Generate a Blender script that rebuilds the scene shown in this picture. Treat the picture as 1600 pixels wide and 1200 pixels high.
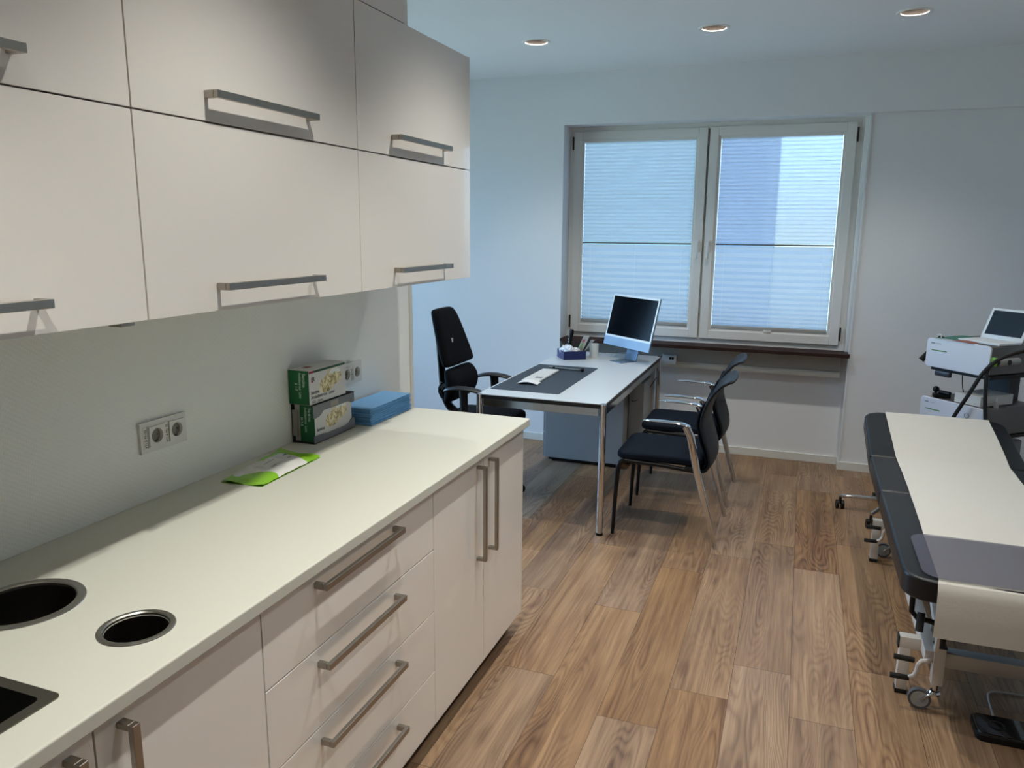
import bpy, bmesh, math, random
from mathutils import Vector, Matrix, Euler
random.seed(7)
for o in list(bpy.data.objects): bpy.data.objects.remove(o, do_unlink=True)
SC = bpy.context.scene
COL = SC.collection
PI = math.pi

# ------------------------------------------------------------------ camera
yaw, pitch, roll, FPX = 0.355907, -0.197102, 0.0081, 1204.65
fw = Vector((-math.sin(yaw)*math.cos(pitch), math.cos(yaw)*math.cos(pitch), math.sin(pitch)))
rt = Vector((math.cos(yaw), math.sin(yaw), 0)); up = rt.cross(fw)
r2 = math.cos(roll)*rt + math.sin(roll)*up; u2 = -math.sin(roll)*rt + math.cos(roll)*up
cd = bpy.data.cameras.new('camera'); cam = bpy.data.objects.new('camera', cd); COL.objects.link(cam)
cam.matrix_world = Matrix(((r2.x,u2.x,-fw.x,1.634),(r2.y,u2.y,-fw.y,0),(r2.z,u2.z,-fw.z,1.6477),(0,0,0,1)))
cd.sensor_width = 36; cd.lens = FPX/1600*36; cd.clip_start = .02; cd.clip_end = 200
SC.camera = cam

# ------------------------------------------------------------------ exposure, sky
SC.view_settings.view_transform = 'Standard'; SC.view_settings.look = 'None'
SC.view_settings.gamma = 1; SC.view_settings.use_curve_mapping = False
SC.view_settings.exposure = 0.25
W = bpy.data.worlds.new('sky'); SC.world = W; W.use_nodes = True
nt = W.node_tree; nt.nodes.clear()
wo = nt.nodes.new('ShaderNodeOutputWorld'); bg = nt.nodes.new('ShaderNodeBackground')
tc = nt.nodes.new('ShaderNodeTexCoord'); sx = nt.nodes.new('ShaderNodeSeparateXYZ'); cr = nt.nodes.new('ShaderNodeValToRGB')
nt.links.new(tc.outputs['Generated'], sx.inputs[0]); nt.links.new(sx.outputs['Z'], cr.inputs[0])
cr.color_ramp.elements[0].position = 0.0; cr.color_ramp.elements[0].color = (.28,.38,.42,1)
cr.color_ramp.elements[1].position = .12; cr.color_ramp.elements[1].color = (.37,.61,1.0,1)
nt.links.new(cr.outputs[0], bg.inputs[0]); bg.inputs[1].default_value = 11.5
nt.links.new(bg.outputs[0], wo.inputs[0])
LAMP_W = 34.0          # watts of one ceiling downlight
LAMP_K = 70.0          # watts of one downlight in the row over the kitchen units
LAMP_C = (1.0, .97, .89)

# ------------------------------------------------------------------ materials
def lin(h):
    if isinstance(h, str):
        v = [int(h[i:i+2],16)/255 for i in (0,2,4)]
        return tuple((c/12.92 if c <= .04045 else ((c+.055)/1.055)**2.4) for c in v)+(1,)
    return tuple(h)+(1,) if len(h) == 3 else h
MATS = {}
def mat(name, col, rough=.5, metal=0, coat=0, spec=.5, bump=0, bscale=200, trans=0, alpha=1, sheen=0, noise=0, nscale=8):
    if name in MATS: return MATS[name]
    m = bpy.data.materials.new(name); m.use_nodes = True; n = m.node_tree; b = n.nodes['Principled BSDF']
    b.inputs['Base Color'].default_value = lin(col); b.inputs['Roughness'].default_value = rough
    b.inputs['Metallic'].default_value = metal; b.inputs['Coat Weight'].default_value = coat
    b.inputs['Coat Roughness'].default_value = .03
    b.inputs['Specular IOR Level'].default_value = spec; b.inputs['Transmission Weight'].default_value = trans
    b.inputs['Alpha'].default_value = alpha; b.inputs['Sheen Weight'].default_value = sheen
    t = n.nodes.new('ShaderNodeTexCoord')
    if noise:
        nz = n.nodes.new('ShaderNodeTexNoise'); nz.inputs['Scale'].default_value = nscale; nz.inputs['Detail'].default_value = 4
        n.links.new(t.outputs['Object'], nz.inputs['Vector'])
        mr = n.nodes.new('ShaderNodeMapRange'); mr.inputs[3].default_value = 1-noise; mr.inputs[4].default_value = 1+noise
        n.links.new(nz.outputs['Fac'], mr.inputs[0])
        mx = n.nodes.new('ShaderNodeVectorMath'); mx.operation = 'SCALE'; mx.inputs[0].default_value = lin(col)[:3]
        n.links.new(mr.outputs[0], mx.inputs['Scale']); n.links.new(mx.outputs[0], b.inputs['Base Color'])
    if bump:
        nz = n.nodes.new('ShaderNodeTexNoise'); nz.inputs['Scale'].default_value = bscale; nz.inputs['Detail'].default_value = 3
        n.links.new(t.outputs['Object'], nz.inputs['Vector'])
        bp = n.nodes.new('ShaderNodeBump'); bp.inputs['Strength'].default_value = bump; bp.inputs['Distance'].default_value = .002
        n.links.new(nz.outputs['Fac'], bp.inputs['Height']); n.links.new(bp.outputs[0], b.inputs['Normal'])
    MATS[name] = m; return m

def emis(name, col, s):
    m = bpy.data.materials.new(name); m.use_nodes = True; n = m.node_tree; b = n.nodes['Principled BSDF']
    b.inputs['Base Color'].default_value = (.8,.8,.8,1); b.inputs['Emission Color'].default_value = lin(col); b.inputs['Emission Strength'].default_value = s
    MATS[name] = m; return m

def floor_mat():
    m = bpy.data.materials.new('oak_laminate'); m.use_nodes = True; n = m.node_tree; b = n.nodes['Principled BSDF']
    N = n.nodes.new; L = n.links.new
    def M(op, a, c=None, d=None):
        x = N('ShaderNodeMath'); x.operation = op
        for i, v in enumerate((a, c, d)):
            if v is None: continue
            if isinstance(v, (int, float)): x.inputs[i].default_value = v
            else: L(v, x.inputs[i])
        return x.outputs[0]
    g = N('ShaderNodeNewGeometry'); s = N('ShaderNodeSeparateXYZ'); L(g.outputs['Position'], s.inputs[0])
    X, Y = s.outputs['X'], s.outputs['Y']
    WP, LP = .2085, 1.29
    xs = M('DIVIDE', M('ADD', X, -1.708+20*WP), WP); col = M('FLOOR', xs); fx = M('FRACT', xs)
    wn = N('ShaderNodeTexWhiteNoise'); wn.noise_dimensions = '1D'; L(col, wn.inputs['W'])
    # the plank right of x=1.5 ends at y=2.86, the others start at a random offset
    off = M('MULTIPLY', wn.outputs['Value'], LP)
    is0 = M('COMPARE', col, 19.0, .1)
    off = M('ADD', M('MULTIPLY', off, M('SUBTRACT', 1.0, is0)), M('MULTIPLY', is0, (2.858 % LP)))
    ys = M('DIVIDE', M('ADD', M('SUBTRACT', Y, off), 20*LP), LP); row = M('FLOOR', ys); fy = M('FRACT', ys)
    cb = N('ShaderNodeCombineXYZ'); L(col, cb.inputs[0]); L(row, cb.inputs[1])
    w2 = N('ShaderNodeTexWhiteNoise'); w2.noise_dimensions = '2D'; L(cb.outputs[0], w2.inputs['Vector'])
    s2 = N('ShaderNodeSeparateColor'); L(w2.outputs['Color'], s2.inputs[0])
    ra, rb, rc = s2.outputs[0], s2.outputs[1], s2.outputs[2]
    # grain coordinate: across and along, shifted per plank
    gx = M('ADD', X, M('MULTIPLY', ra, 7.0)); gy = M('ADD', Y, M('MULTIPLY', rb, 31.0))
    def noise(sx_, sy_, detail, rough=.5, dist=0, seed=0):
        c = N('ShaderNodeCombineXYZ'); L(M('MULTIPLY', gx, sx_), c.inputs[0]); L(M('MULTIPLY', gy, sy_), c.inputs[1]); c.inputs[2].default_value = seed
        z = N('ShaderNodeTexNoise'); z.inputs['Scale'].default_value = 1; z.inputs['Detail'].default_value = detail
        z.inputs['Roughness'].default_value = rough; z.inputs['Distortion'].default_value = dist; L(c.outputs[0], z.inputs['Vector']); return z.outputs['Fac']
    big = noise(6.5, .85, 1.6, .5, .15)
    rings = M('SINE', M('MULTIPLY', big, 190.0))
    rings = M('ADD', M('MULTIPLY', rings, .5), .5)
    rings = M('POWER', rings, .55)
    rmr = N('ShaderNodeMapRange'); L(noise(4.5, .8, 1, .5, 0, 5.0), rmr.inputs[0]); rmr.inputs[1].default_value = .42; rmr.inputs[2].default_value = .62
    ringmask = rmr.outputs[0]
    fib = noise(210, 5, 4, .65, 0, 2.0)
    fib2 = noise(60, 1.6, 5, .65, .3, 3.0)
    blot = noise(10, 1.1, 3, .6, .5, 9.0)
    knot = N('ShaderNodeTexVoronoi'); c = N('ShaderNodeCombineXYZ'); L(M('MULTIPLY', gx, 5.0), c.inputs[0]); L(M('MULTIPLY', gy, 1.7), c.inputs[1])
    knot.inputs['Scale'].default_value = 1; knot.inputs['Randomness'].default_value = .9; L(c.outputs[0], knot.inputs['Vector'])
    kd = N('ShaderNodeMapRange'); L(knot.outputs['Distance'], kd.inputs[0]); kd.inputs[1].default_value = .02; kd.inputs[2].default_value = .16; kd.inputs[3].default_value = 1; kd.inputs[4].default_value = 0
    t = M('ADD', M('MULTIPLY', fib2, .42), M('MULTIPLY', blot, .42))
    t = M('ADD', t, M('MULTIPLY', fib, .16))
    t = M('ADD', t, M('MULTIPLY', M('SUBTRACT', rc, .5), .07))
    t = M('SUBTRACT', t, M('MULTIPLY', M('MULTIPLY', M('SUBTRACT', 1.0, rings), ringmask), .125))
    t = M('ADD', t, .02)
    t = M('SUBTRACT', t, M('MULTIPLY', kd.outputs[0], .16))
    ramp = N('ShaderNodeValToRGB'); L(t, ramp.inputs[0]); e = ramp.color_ramp.elements
    e[0].position = .26; e[0].color = lin('49331f'); e[1].position = .72; e[1].color = lin('ab8762')
    for p, h in ((.37,'6b4d35'),(.47,'7f6043'),(.56,'91714f')):
        k = e.new(p); k.color = lin(h)
    # greyer and warmer planks
    mixg = N('ShaderNodeMix'); mixg.data_type = 'RGBA'; mixg.blend_type = 'MIX'
    hs = N('ShaderNodeHueSaturation'); L(ramp.outputs[0], hs.inputs['Color']); L(M('ADD', .78, M('MULTIPLY', ra, .22)), hs.inputs['Saturation'])
    L(M('ADD', .95, M('MULTIPLY', rb, .12)), hs.inputs['Value'])
    # joints
    ex = M('MINIMUM', fx, M('SUBTRACT', 1.0, fx)); ey = M('MINIMUM', fy, M('SUBTRACT', 1.0, fy))
    jx = M('LESS_THAN', ex, .0045); jy = M('LESS_THAN', ey, .0008); j = M('MAXIMUM', jx, jy)
    mj = N('ShaderNodeMix'); mj.data_type = 'RGBA'; L(M('MULTIPLY', j, .75), mj.inputs['Factor']); L(hs.outputs[0], mj.inputs['A']); mj.inputs['B'].default_value = lin('2a1b12')
    L(mj.outputs['Result'], b.inputs['Base Color'])
    b.inputs['Roughness'].default_value = .42; b.inputs['Specular IOR Level'].default_value = .35
    hgt = M('SUBTRACT', M('ADD', M('MULTIPLY', fib, .35), M('MULTIPLY', fib2, .3)), j)
    bp = N('ShaderNodeBump'); bp.inputs['Strength'].default_value = .22; bp.inputs['Distance'].default_value = .0012
    L(hgt, bp.inputs['Height']); L(bp.outputs[0], b.inputs['Normal'])
    L(M('ADD', .30, M('MULTIPLY', fib2, .25)), b.inputs['Roughness'])
    MATS['floor'] = m; return m

def wall_weave():
    m = bpy.data.materials.new('glass_fibre_wallpaper'); m.use_nodes = True; n = m.node_tree; b = n.nodes['Principled BSDF']
    b.inputs['Base Color'].default_value = lin('eef0ec'); b.inputs['Roughness'].default_value = .6
    t = n.nodes.new('ShaderNodeTexCoord'); mp = n.nodes.new('ShaderNodeMapping'); n.links.new(t.outputs['Object'], mp.inputs[0])
    mp.inputs['Rotation'].default_value = (math.radians(35),0,0)
    w1 = n.nodes.new('ShaderNodeTexWave'); w1.bands_direction = 'Y'; w1.inputs['Scale'].default_value = 48; w1.inputs['Distortion'].default_value = 1.5; w1.inputs['Detail'].default_value = 2
    w2 = n.nodes.new('ShaderNodeTexWave'); w2.bands_direction = 'Z'; w2.inputs['Scale'].default_value = 30; w2.inputs['Distortion'].default_value = 1.5
    for w in (w1,w2): n.links.new(mp.outputs[0], w.inputs['Vector'])
    a = n.nodes.new('ShaderNodeMath'); a.operation = 'MULTIPLY'; n.links.new(w1.outputs['Fac'], a.inputs[0]); n.links.new(w2.outputs['Fac'], a.inputs[1])
    bp = n.nodes.new('ShaderNodeBump'); bp.inputs['Strength'].default_value = .32; bp.inputs['Distance'].default_value = .0012
    n.links.new(a.outputs[0], bp.inputs['Height']); n.links.new(bp.outputs[0], b.inputs['Normal'])
    MATS['weave'] = m; return m

def glass_mat():
    m = bpy.data.materials.new('window_glass'); m.use_nodes = True; n = m.node_tree; n.nodes.clear()
    o = n.nodes.new('ShaderNodeOutputMaterial'); tr = n.nodes.new('ShaderNodeBsdfTransparent'); gl = n.nodes.new('ShaderNodeBsdfGlossy')
    gl.inputs['Roughness'].default_value = .02; tr.inputs[0].default_value = (.93,.97,.96,1)
    fr = n.nodes.new('ShaderNodeFresnel'); fr.inputs[0].default_value = 1.45; mx = n.nodes.new('ShaderNodeMixShader')
    n.links.new(fr.outputs[0], mx.inputs[0]); n.links.new(tr.outputs[0], mx.inputs[1]); n.links.new(gl.outputs[0], mx.inputs[2]); n.links.new(mx.outputs[0], o.inputs[0])
    MATS['glass'] = m; return m

def blind_mat(name, tcol, dcol, see, pitch_=None, z0=0, line=.0):
    m = bpy.data.materials.new(name); m.use_nodes = True; n = m.node_tree; n.nodes.clear(); N = n.nodes.new; L = n.links.new
    o = N('ShaderNodeOutputMaterial'); t = N('ShaderNodeBsdfTranslucent'); d = N('ShaderNodeBsdfDiffuse'); tr = N('ShaderNodeBsdfTransparent')
    t.inputs[0].default_value = lin(tcol); d.inputs[0].default_value = lin(dcol)
    m1 = N('ShaderNodeMixShader'); m1.inputs[0].default_value = .42; L(t.outputs[0], m1.inputs[1]); L(d.outputs[0], m1.inputs[2])
    m2 = N('ShaderNodeMixShader'); m2.inputs[0].default_value = see; L(m1.outputs[0], m2.inputs[1]); L(tr.outputs[0], m2.inputs[2])
    out = m2.outputs[0]
    if pitch_:
        g = N('ShaderNodeNewGeometry'); s = N('ShaderNodeSeparateXYZ'); L(g.outputs['Position'], s.inputs[0])
        a = N('ShaderNodeMath'); a.operation = 'SUBTRACT'; L(s.outputs['Z'], a.inputs[0]); a.inputs[1].default_value = z0
        b_ = N('ShaderNodeMath'); b_.operation = 'DIVIDE'; L(a.outputs[0], b_.inputs[0]); b_.inputs[1].default_value = pitch_
        f = N('ShaderNodeMath'); f.operation = 'FRACT'; L(b_.outputs[0], f.inputs[0])
        l = N('ShaderNodeMath'); l.operation = 'LESS_THAN'; L(f.outputs[0], l.inputs[0]); l.inputs[1].default_value = .16
        k = N('ShaderNodeMath'); k.operation = 'MULTIPLY'; L(l.outputs[0], k.inputs[0]); k.inputs[1].default_value = line
        d2 = N('ShaderNodeBsdfDiffuse'); d2.inputs[0].default_value = lin('9fb2bf')
        m3 = N('ShaderNodeMixShader'); L(k.outputs[0], m3.inputs[0]); L(out, m3.inputs[1]); L(d2.outputs[0], m3.inputs[2]); out = m3.outputs[0]
    L(out, o.inputs[0]); MATS[name] = m; return m

PAINT = mat('wall_paint', 'e4e6e8', .75, bump=.12, bscale=90)
CEIL = mat('ceiling_paint', 'e6e8ea', .85)
BASE = mat('skirting_white', 'dcdcd6', .45)
LACQ = mat('white_lacquer', 'ece8e2', .16, coat=1.0, spec=.5)
LACQ.node_tree.nodes['Principled BSDF'].inputs['Coat Roughness'].default_value = .015
CARC = mat('carcass_white', 'cfcbc2', .45)
WORK = mat('worktop_white', 'cbcbc0', .42, bump=.05, bscale=400)
NICK = mat('brushed_nickel', 'a8a39a', .34, 1, bump=.05, bscale=600)
STEEL = mat('stainless_steel', 'a8a6a0', .33, 1)
CHROME = mat('chrome', 'd0d2d4', .07, 1)
BLK = mat('black_plastic', '090a0c', .42, spec=.3)
RUB = mat('black_rubber', '0d0d0d', .7)
FABB = mat('black_fabric', '06080d', .9, spec=.15, bump=.3, bscale=900)
NAVY = mat('dark_navy_fabric', '0a131f', .85, spec=.15, bump=.3, bscale=700)
MESHN = mat('back_shell', '0b131b', .5, spec=.3, bump=.2, bscale=900)
PVC = mat('window_frame_white', 'e2e1dd', .35)
DESK = mat('desk_laminate', 'c0c7cc', .28)
GREYP = mat('light_grey_metal', '999a9a', .38)
DKIN = mat('dark_inside', '070707', .5)
WHT = mat('white_plastic', 'd9d9d6', .35)
LEATH = mat('black_vinyl', '0d1116', .36, spec=.4, bump=.15, bscale=260)
PAPER = mat('crepe_paper', 'bebbb4', .8, bump=.25, bscale=120)
BROWN = mat('sill_brown', '33221f', .62, spec=.2)
GLASS = glass_mat()

# ------------------------------------------------------------------ mesh helpers
class MB:
    def __init__(s): s.bm = bmesh.new(); s.mi = 0
    def _mark(s, n0):
        s.bm.faces.ensure_lookup_table()
        for f in s.bm.faces[n0:]: f.material_index = s.mi
    def box(s, x0,x1,y0,y1,z0,z1, M=None, bev=0, seg=2):
        n0 = len(s.bm.faces)
        r = bmesh.ops.create_cube(s.bm, size=1); vs = r['verts']
        bmesh.ops.scale(s.bm, verts=vs, vec=(x1-x0,y1-y0,z1-z0)); bmesh.ops.translate(s.bm, verts=vs, vec=((x0+x1)/2,(y0+y1)/2,(z0+z1)/2))
        if bev:
            es = list({e for v in vs for e in v.link_edges})
            rr = bmesh.ops.bevel(s.bm, geom=es, offset=bev, segments=seg, affect='EDGES', profile=.5); vs = list({v for f in rr['faces'] for v in f.verts} | {v for v in vs if v.is_valid})
        if M is not None: bmesh.ops.transform(s.bm, matrix=M, verts=vs)
        if not bev: s._mark(n0)
        elif s.mi:
            for v in vs:
                for f in v.link_faces: f.material_index = s.mi
        return s
    def cyl(s, p0, p1, r, r1=None, seg=20, caps=True):
        n0 = len(s.bm.faces)
        p0, p1 = Vector(p0), Vector(p1); d = p1-p0; L = d.length
        rr = bmesh.ops.create_cone(s.bm, cap_ends=caps, segments=seg, radius1=r, radius2=r if r1 is None else r1, depth=L)
        q = d.to_track_quat('Z','Y').to_matrix().to_4x4()
        bmesh.ops.transform(s.bm, matrix=Matrix.Translation((p0+p1)/2) @ q, verts=rr['verts']); s._mark(n0); return s
    def sph(s, c, r, sc=(1,1,1), seg=16):
        n0 = len(s.bm.faces)
        rr = bmesh.ops.create_uvsphere(s.bm, u_segments=seg, v_segments=seg//2+2, radius=r)
        bmesh.ops.transform(s.bm, matrix=Matrix.Translation(c) @ Matrix.Diagonal((*sc,1)), verts=rr['verts']); s._mark(n0); return s
    def tube(s, pts, r, seg=10, smooth=0, sec=None, closed=False):
        """sweep a circle (or ellipse sec=(a,b)) along pts; r may be a list"""
        P = [Vector(p) for p in pts]
        R = list(r) if isinstance(r,(list,tuple)) else [r]*len(P)
        for _ in range(smooth):
            Q=[P[0]]; S=[R[0]]
            for i in range(len(P)-1):
                a,b=P[i],P[i+1]; Q += [a*.75+b*.25, a*.25+b*.75]; S += [R[i]*.75+R[i+1]*.25, R[i]*.25+R[i+1]*.75]
            Q.append(P[-1]); S.append(R[-1]); P,R=Q,S
        n0 = len(s.bm.faces); rings=[]; ref=None
        for i,p in enumerate(P):
            t = (P[min(i+1,len(P)-1)]-P[max(i-1,0)]).normalized()
            if ref is None: ref = Vector((0,1,0)) if abs(t.y)<.9 else Vector((1,0,0))
            x = (ref - t*ref.dot(t)).normalized(); ref = x; y = t.cross(x)
            a,b = sec if sec else (1,1)
            rings.append([s.bm.verts.new(p + x*(math.cos(2*PI*k/seg)*R[i]*a) + y*(math.sin(2*PI*k/seg)*R[i]*b)) for k in range(seg)])
        for i in range(len(rings)-1):
            for k in range(seg):
                s.bm.faces.new((rings[i][k], rings[i][(k+1)%seg], rings[i+1][(k+1)%seg], rings[i+1][k]))
        s.bm.faces.new(rings[0][::-1]); s.bm.faces.new(rings[-1]); s._mark(n0); return s
    def lathe(s, prof, c=(0,0,0), seg=32):
        n0 = len(s.bm.faces); rings=[]
        for r,z in prof:
            rings.append([s.bm.verts.new((c[0]+max(r,1e-4)*math.cos(2*PI*k/seg), c[1]+max(r,1e-4)*math.sin(2*PI*k/seg), c[2]+z)) for k in range(seg)])
        for i in range(len(rings)-1):
            for k in range(seg): s.bm.faces.new((rings[i][k], rings[i][(k+1)%seg], rings[i+1][(k+1)%seg], rings[i+1][k]))
        s._mark(n0); return s
    def prism(s, pts, z0, z1, M=None):
        """2-D outline in xy extruded z0..z1"""
        n0 = len(s.bm.faces)
        a = [s.bm.verts.new((x,y,z0)) for x,y in pts]; b = [s.bm.verts.new((x,y,z1)) for x,y in pts]; n=len(pts)
        s.bm.faces.new(a[::-1]); s.bm.faces.new(b)
        for i in range(n): s.bm.faces.new((a[i],a[(i+1)%n],b[(i+1)%n],b[i]))
        if M is not None: bmesh.ops.transform(s.bm, matrix=M, verts=a+b)
        s._mark(n0); return s
    def grid(s, f, nu, nv, thick=0):
        """surface f(u,v)->xyz, optional back side"""
        n0 = len(s.bm.faces)
        V = [[s.bm.verts.new(f(i/nu, j/nv)) for j in range(nv+1)] for i in range(nu+1)]
        fs = [s.bm.faces.new((V[i][j],V[i+1][j],V[i+1][j+1],V[i][j+1])) for i in range(nu) for j in range(nv)]
        if thick:
            s.bm.normal_update(); bmesh.ops.solidify(s.bm, geom=fs, thickness=thick)
        s._mark(n0); return s
    def build(s, name, m, parent=None, smooth=None, bevel=0, sub=0, local=False, seg=2):
        bmesh.ops.recalc_face_normals(s.bm, faces=s.bm.faces)
        me = bpy.data.meshes.new(name); s.bm.to_mesh(me); s.bm.free()
        for k in (m if isinstance(m,(list,tuple)) else [m]): me.materials.append(k)
        o = bpy.data.objects.new(name, me); COL.objects.link(o)
        if parent:
            o.parent = parent
            if not local: me.transform(world_of(parent).inverted())
        if smooth is None: smooth = True
        if smooth:
            for p in me.polygons: p.use_smooth = True
            me.set_sharp_from_angle(angle=math.radians(38))
        if bevel:
            b = o.modifiers.new('bevel','BEVEL'); b.width = bevel; b.segments = seg; b.limit_method='ANGLE'; b.angle_limit = math.radians(40); b.harden_normals = True
        if sub:
            b = o.modifiers.new('sub','SUBSURF'); b.levels = sub; b.render_levels = sub
        return o
def world_of(o):
    m = Matrix.Translation(o.location) @ o.rotation_euler.to_matrix().to_4x4()
    return world_of(o.parent) @ m if o.parent else m
def thing(name, label, cat, loc=(0,0,0), rz=0, group=None):
    o = bpy.data.objects.new(name, None); COL.objects.link(o); o.location = loc; o.rotation_euler = (0,0,rz)
    o.empty_display_size = .05; o['label']=label; o['category']=cat
    if group: o['group']=group
    return o
def tag(o, label, cat, group=None):
    o['label']=label; o['category']=cat
    if group: o['group']=group
    return o
def struct(o): o['kind']='structure'; return o
def copy_tree(o, parent=None):
    c = o.copy(); COL.objects.link(c); c.parent = parent
    for ch in [k for k in bpy.data.objects if k.parent is o and k is not c]: copy_tree(ch, c)
    return c
def text(body, size, origin, xdir, ydir, m, parent, name='printed_text', bold=0, sx=1.0):
    cu = bpy.data.curves.new('t','FONT'); cu.body = body; cu.size = size; cu.extrude = .0001; cu.offset = bold
    to = bpy.data.objects.new('t', cu); COL.objects.link(to)
    dg = bpy.context.evaluated_depsgraph_get(); me = bpy.data.meshes.new_from_object(to.evaluated_get(dg))
    bpy.data.objects.remove(to, do_unlink=True); bpy.data.curves.remove(cu)
    x = Vector(xdir).normalized(); y = Vector(ydir).normalized(); z = x.cross(y)
    M = Matrix(((x.x*sx,y.x,z.x,origin[0]),(x.y*sx,y.y,z.y,origin[1]),(x.z*sx,y.z,z.z,origin[2]),(0,0,0,1)))
    me.transform(M); me.transform(world_of(parent).inverted())
    me.materials.clear(); me.materials.append(m); me.name = name
    o = bpy.data.objects.new(name, me); COL.objects.link(o); o.parent = parent; return o
def boolean_cut(o, cutters):
    for c in cutters:
        md = o.modifiers.new('cut','BOOLEAN'); md.operation='DIFFERENCE'; md.object=c; md.solver='EXACT'
    dg = bpy.context.evaluated_depsgraph_get(); me = bpy.data.meshes.new_from_object(o.evaluated_get(dg))
    o.modifiers.clear(); o.data = me
    for c in cutters: bpy.data.objects.remove(c, do_unlink=True)
def rrect(x0,x1,y0,y1,r,n=5):
    out=[]
    for cx,cy,a in ((x1-r,y0+r,-90),(x1-r,y1-r,0),(x0+r,y1-r,90),(x0+r,y0+r,180)):
        for k in range(n+1):
            t=math.radians(a+90*k/n); out.append((cx+r*math.cos(t), cy+r*math.sin(t)))
    return out

# ------------------------------------------------------------------ room
CZ = 2.764
XL, XR, YF, YB = -2.6, 3.7, -1.6, 5.6815
struct(MB().box(XL-.2,XR+.2,YF-.2,6.1,-.1,0).build('floor', floor_mat(), smooth=False))
# ceiling with round cut-outs for the downlights
ce = MB().box(XL-.2,XR+.2,YF-.2,6.1,CZ,CZ+.12).build('ceiling', CEIL, smooth=False)
LIGHTS = [(x,y) for y in (4.715,3.6,2.5,1.4,.3) for x in (1.07,2.075) if not (x>2 and y<1)] + [(.02,4.715),(.02,3.6)]  # couch-side lamp over the near drawers is added to brighten the drawer fronts
cuts=[]
for x,y in LIGHTS:
    cuts.append(MB().cyl((x,y,CZ-.05),(x,y,CZ+.105),.0690,seg=40).build('cut',CEIL,smooth=False))
boolean_cut(ce, cuts); struct(ce)
# kitchen partition
struct(MB().box(-.12,0,YF,3.065,0,CZ).build('wall_left', wall_weave(), smooth=False))
struct(MB().box(-.13,.004,3.065,3.092,0,CZ).build('trim_1', mat('corner_bead','d6d5cc',.4), smooth=False))
# window wall: left part, bulkhead, niche, pillar
m = MB(); m.box(XL,-.085,YB,6.05,0,CZ); m.box(-.085,XR,YB,6.05,2.408,CZ); m.box(-.085,1.98,5.86,6.05,0,.80); m.box(1.98,XR,5.7365,6.05,0,2.408)
struct(m.build('wall_back', PAINT, smooth=False))
struct(MB().box(XR,XR+.15,YF,6.05,0,CZ).build('wall_right', PAINT, smooth=False))
struct(MB().box(XL,XR,YF-.15,YF,0,CZ).build('wall_front', PAINT, smooth=False))
# outer left wall with the second window (out of view)
wy0, wy1, wz0, wz1 = 3.0, 5.45, .25, 2.5
m = MB(); m.box(XL-.25,XL,YF,wy0,0,CZ); m.box(XL-.25,XL,wy1,6.05,0,CZ); m.box(XL-.25,XL,wy0,wy1,0,wz0); m.box(XL-.25,XL,wy0,wy1,wz1,CZ)
struct(m.build('wall_outer', PAINT, smooth=False))
w2 = bpy.data.objects.new('window_2', None); COL.objects.link(w2); w2.location = (XL-.12,(wy0+wy1)/2,wz0); struct(w2)
m = MB(); X0,X1 = XL-.16,XL-.09
ym=(wy0+wy1)/2
m.box(X0,X1,wy0,wy0+.07,wz0,wz1); m.box(X0,X1,wy1-.07,wy1,wz0,wz1); m.box(X0,X1,ym-.06,ym+.06,wz0,wz1); m.box(X0,X1,wy0,wy1,wz0,wz0+.07); m.box(X0,X1,wy0,wy1,wz1-.07,wz1)
m.build('window_frame', PVC, w2, smooth=False)
MB().box(XL-.128,XL-.122,wy0+.07,wy1-.07,wz0+.07,wz1-.07).build('pane', GLASS, w2, smooth=False)
# skirting
struct(MB().box(XL,-.085,YB-.014,YB,0,.0585).build('baseboard_left', BASE, bevel=.002, smooth=False))
m = MB(); m.box(-.085,1.966,5.846,5.86,0,.0585); m.box(1.966,1.98,5.7225,5.86,0,.0585)
struct(m.build('baseboard_niche', BASE, bevel=.002, smooth=False))
struct(MB().box(1.98,XR,5.7225,5.7365,0,.0585).build('baseboard_right', BASE, bevel=.002, smooth=False))
struct(MB().box(1.972,1.984,5.728,5.738,.06,2.405).build('trim_2', mat('corner_bead_light','dfe6ea',.35), smooth=False))

# ------------------------------------------------------------------ window 1
w1 = bpy.data.objects.new('window_1', None); COL.objects.link(w1); w1.location=(.92,5.86,.83); struct(w1)
FX0,FX1,FZ0,FZ1 = -.095,1.99,.795,2.42
def frame_ring(m, x0,x1,z0,z1,w,y0,y1, wb=None, wt=None):
    wb = wb or w; wt = wt or w
    m.box(x0,x0+w,y0,y1,z0,z1); m.box(x1-w,x1,y0,y1,z0,z1); m.box(x0+w,x1-w,y0,y1,z0,z0+wb); m.box(x0+w,x1-w,y0,y1,z1-wt,z1)
m = MB(); m.box(1.90,1.937,5.8635,5.918,FZ0+.012,FZ1-.012); frame_ring(m, FX0,FX1,FZ0,FZ1,.056,5.862,5.925,wb=.084,wt=.055); m.box(.90,.98,5.901,5.9235,FZ0+.01,FZ1-.01); m.box(1.87,1.94,5.902,5.923,FZ0+.01,FZ1-.01); m.box(1.952,1.979,5.80,5.862,.831,2.407)
m.build('window_frame', PVC, w1, bevel=.002, smooth=False)
SASH = [(-.052,.932),(.948,1.908)]
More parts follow.
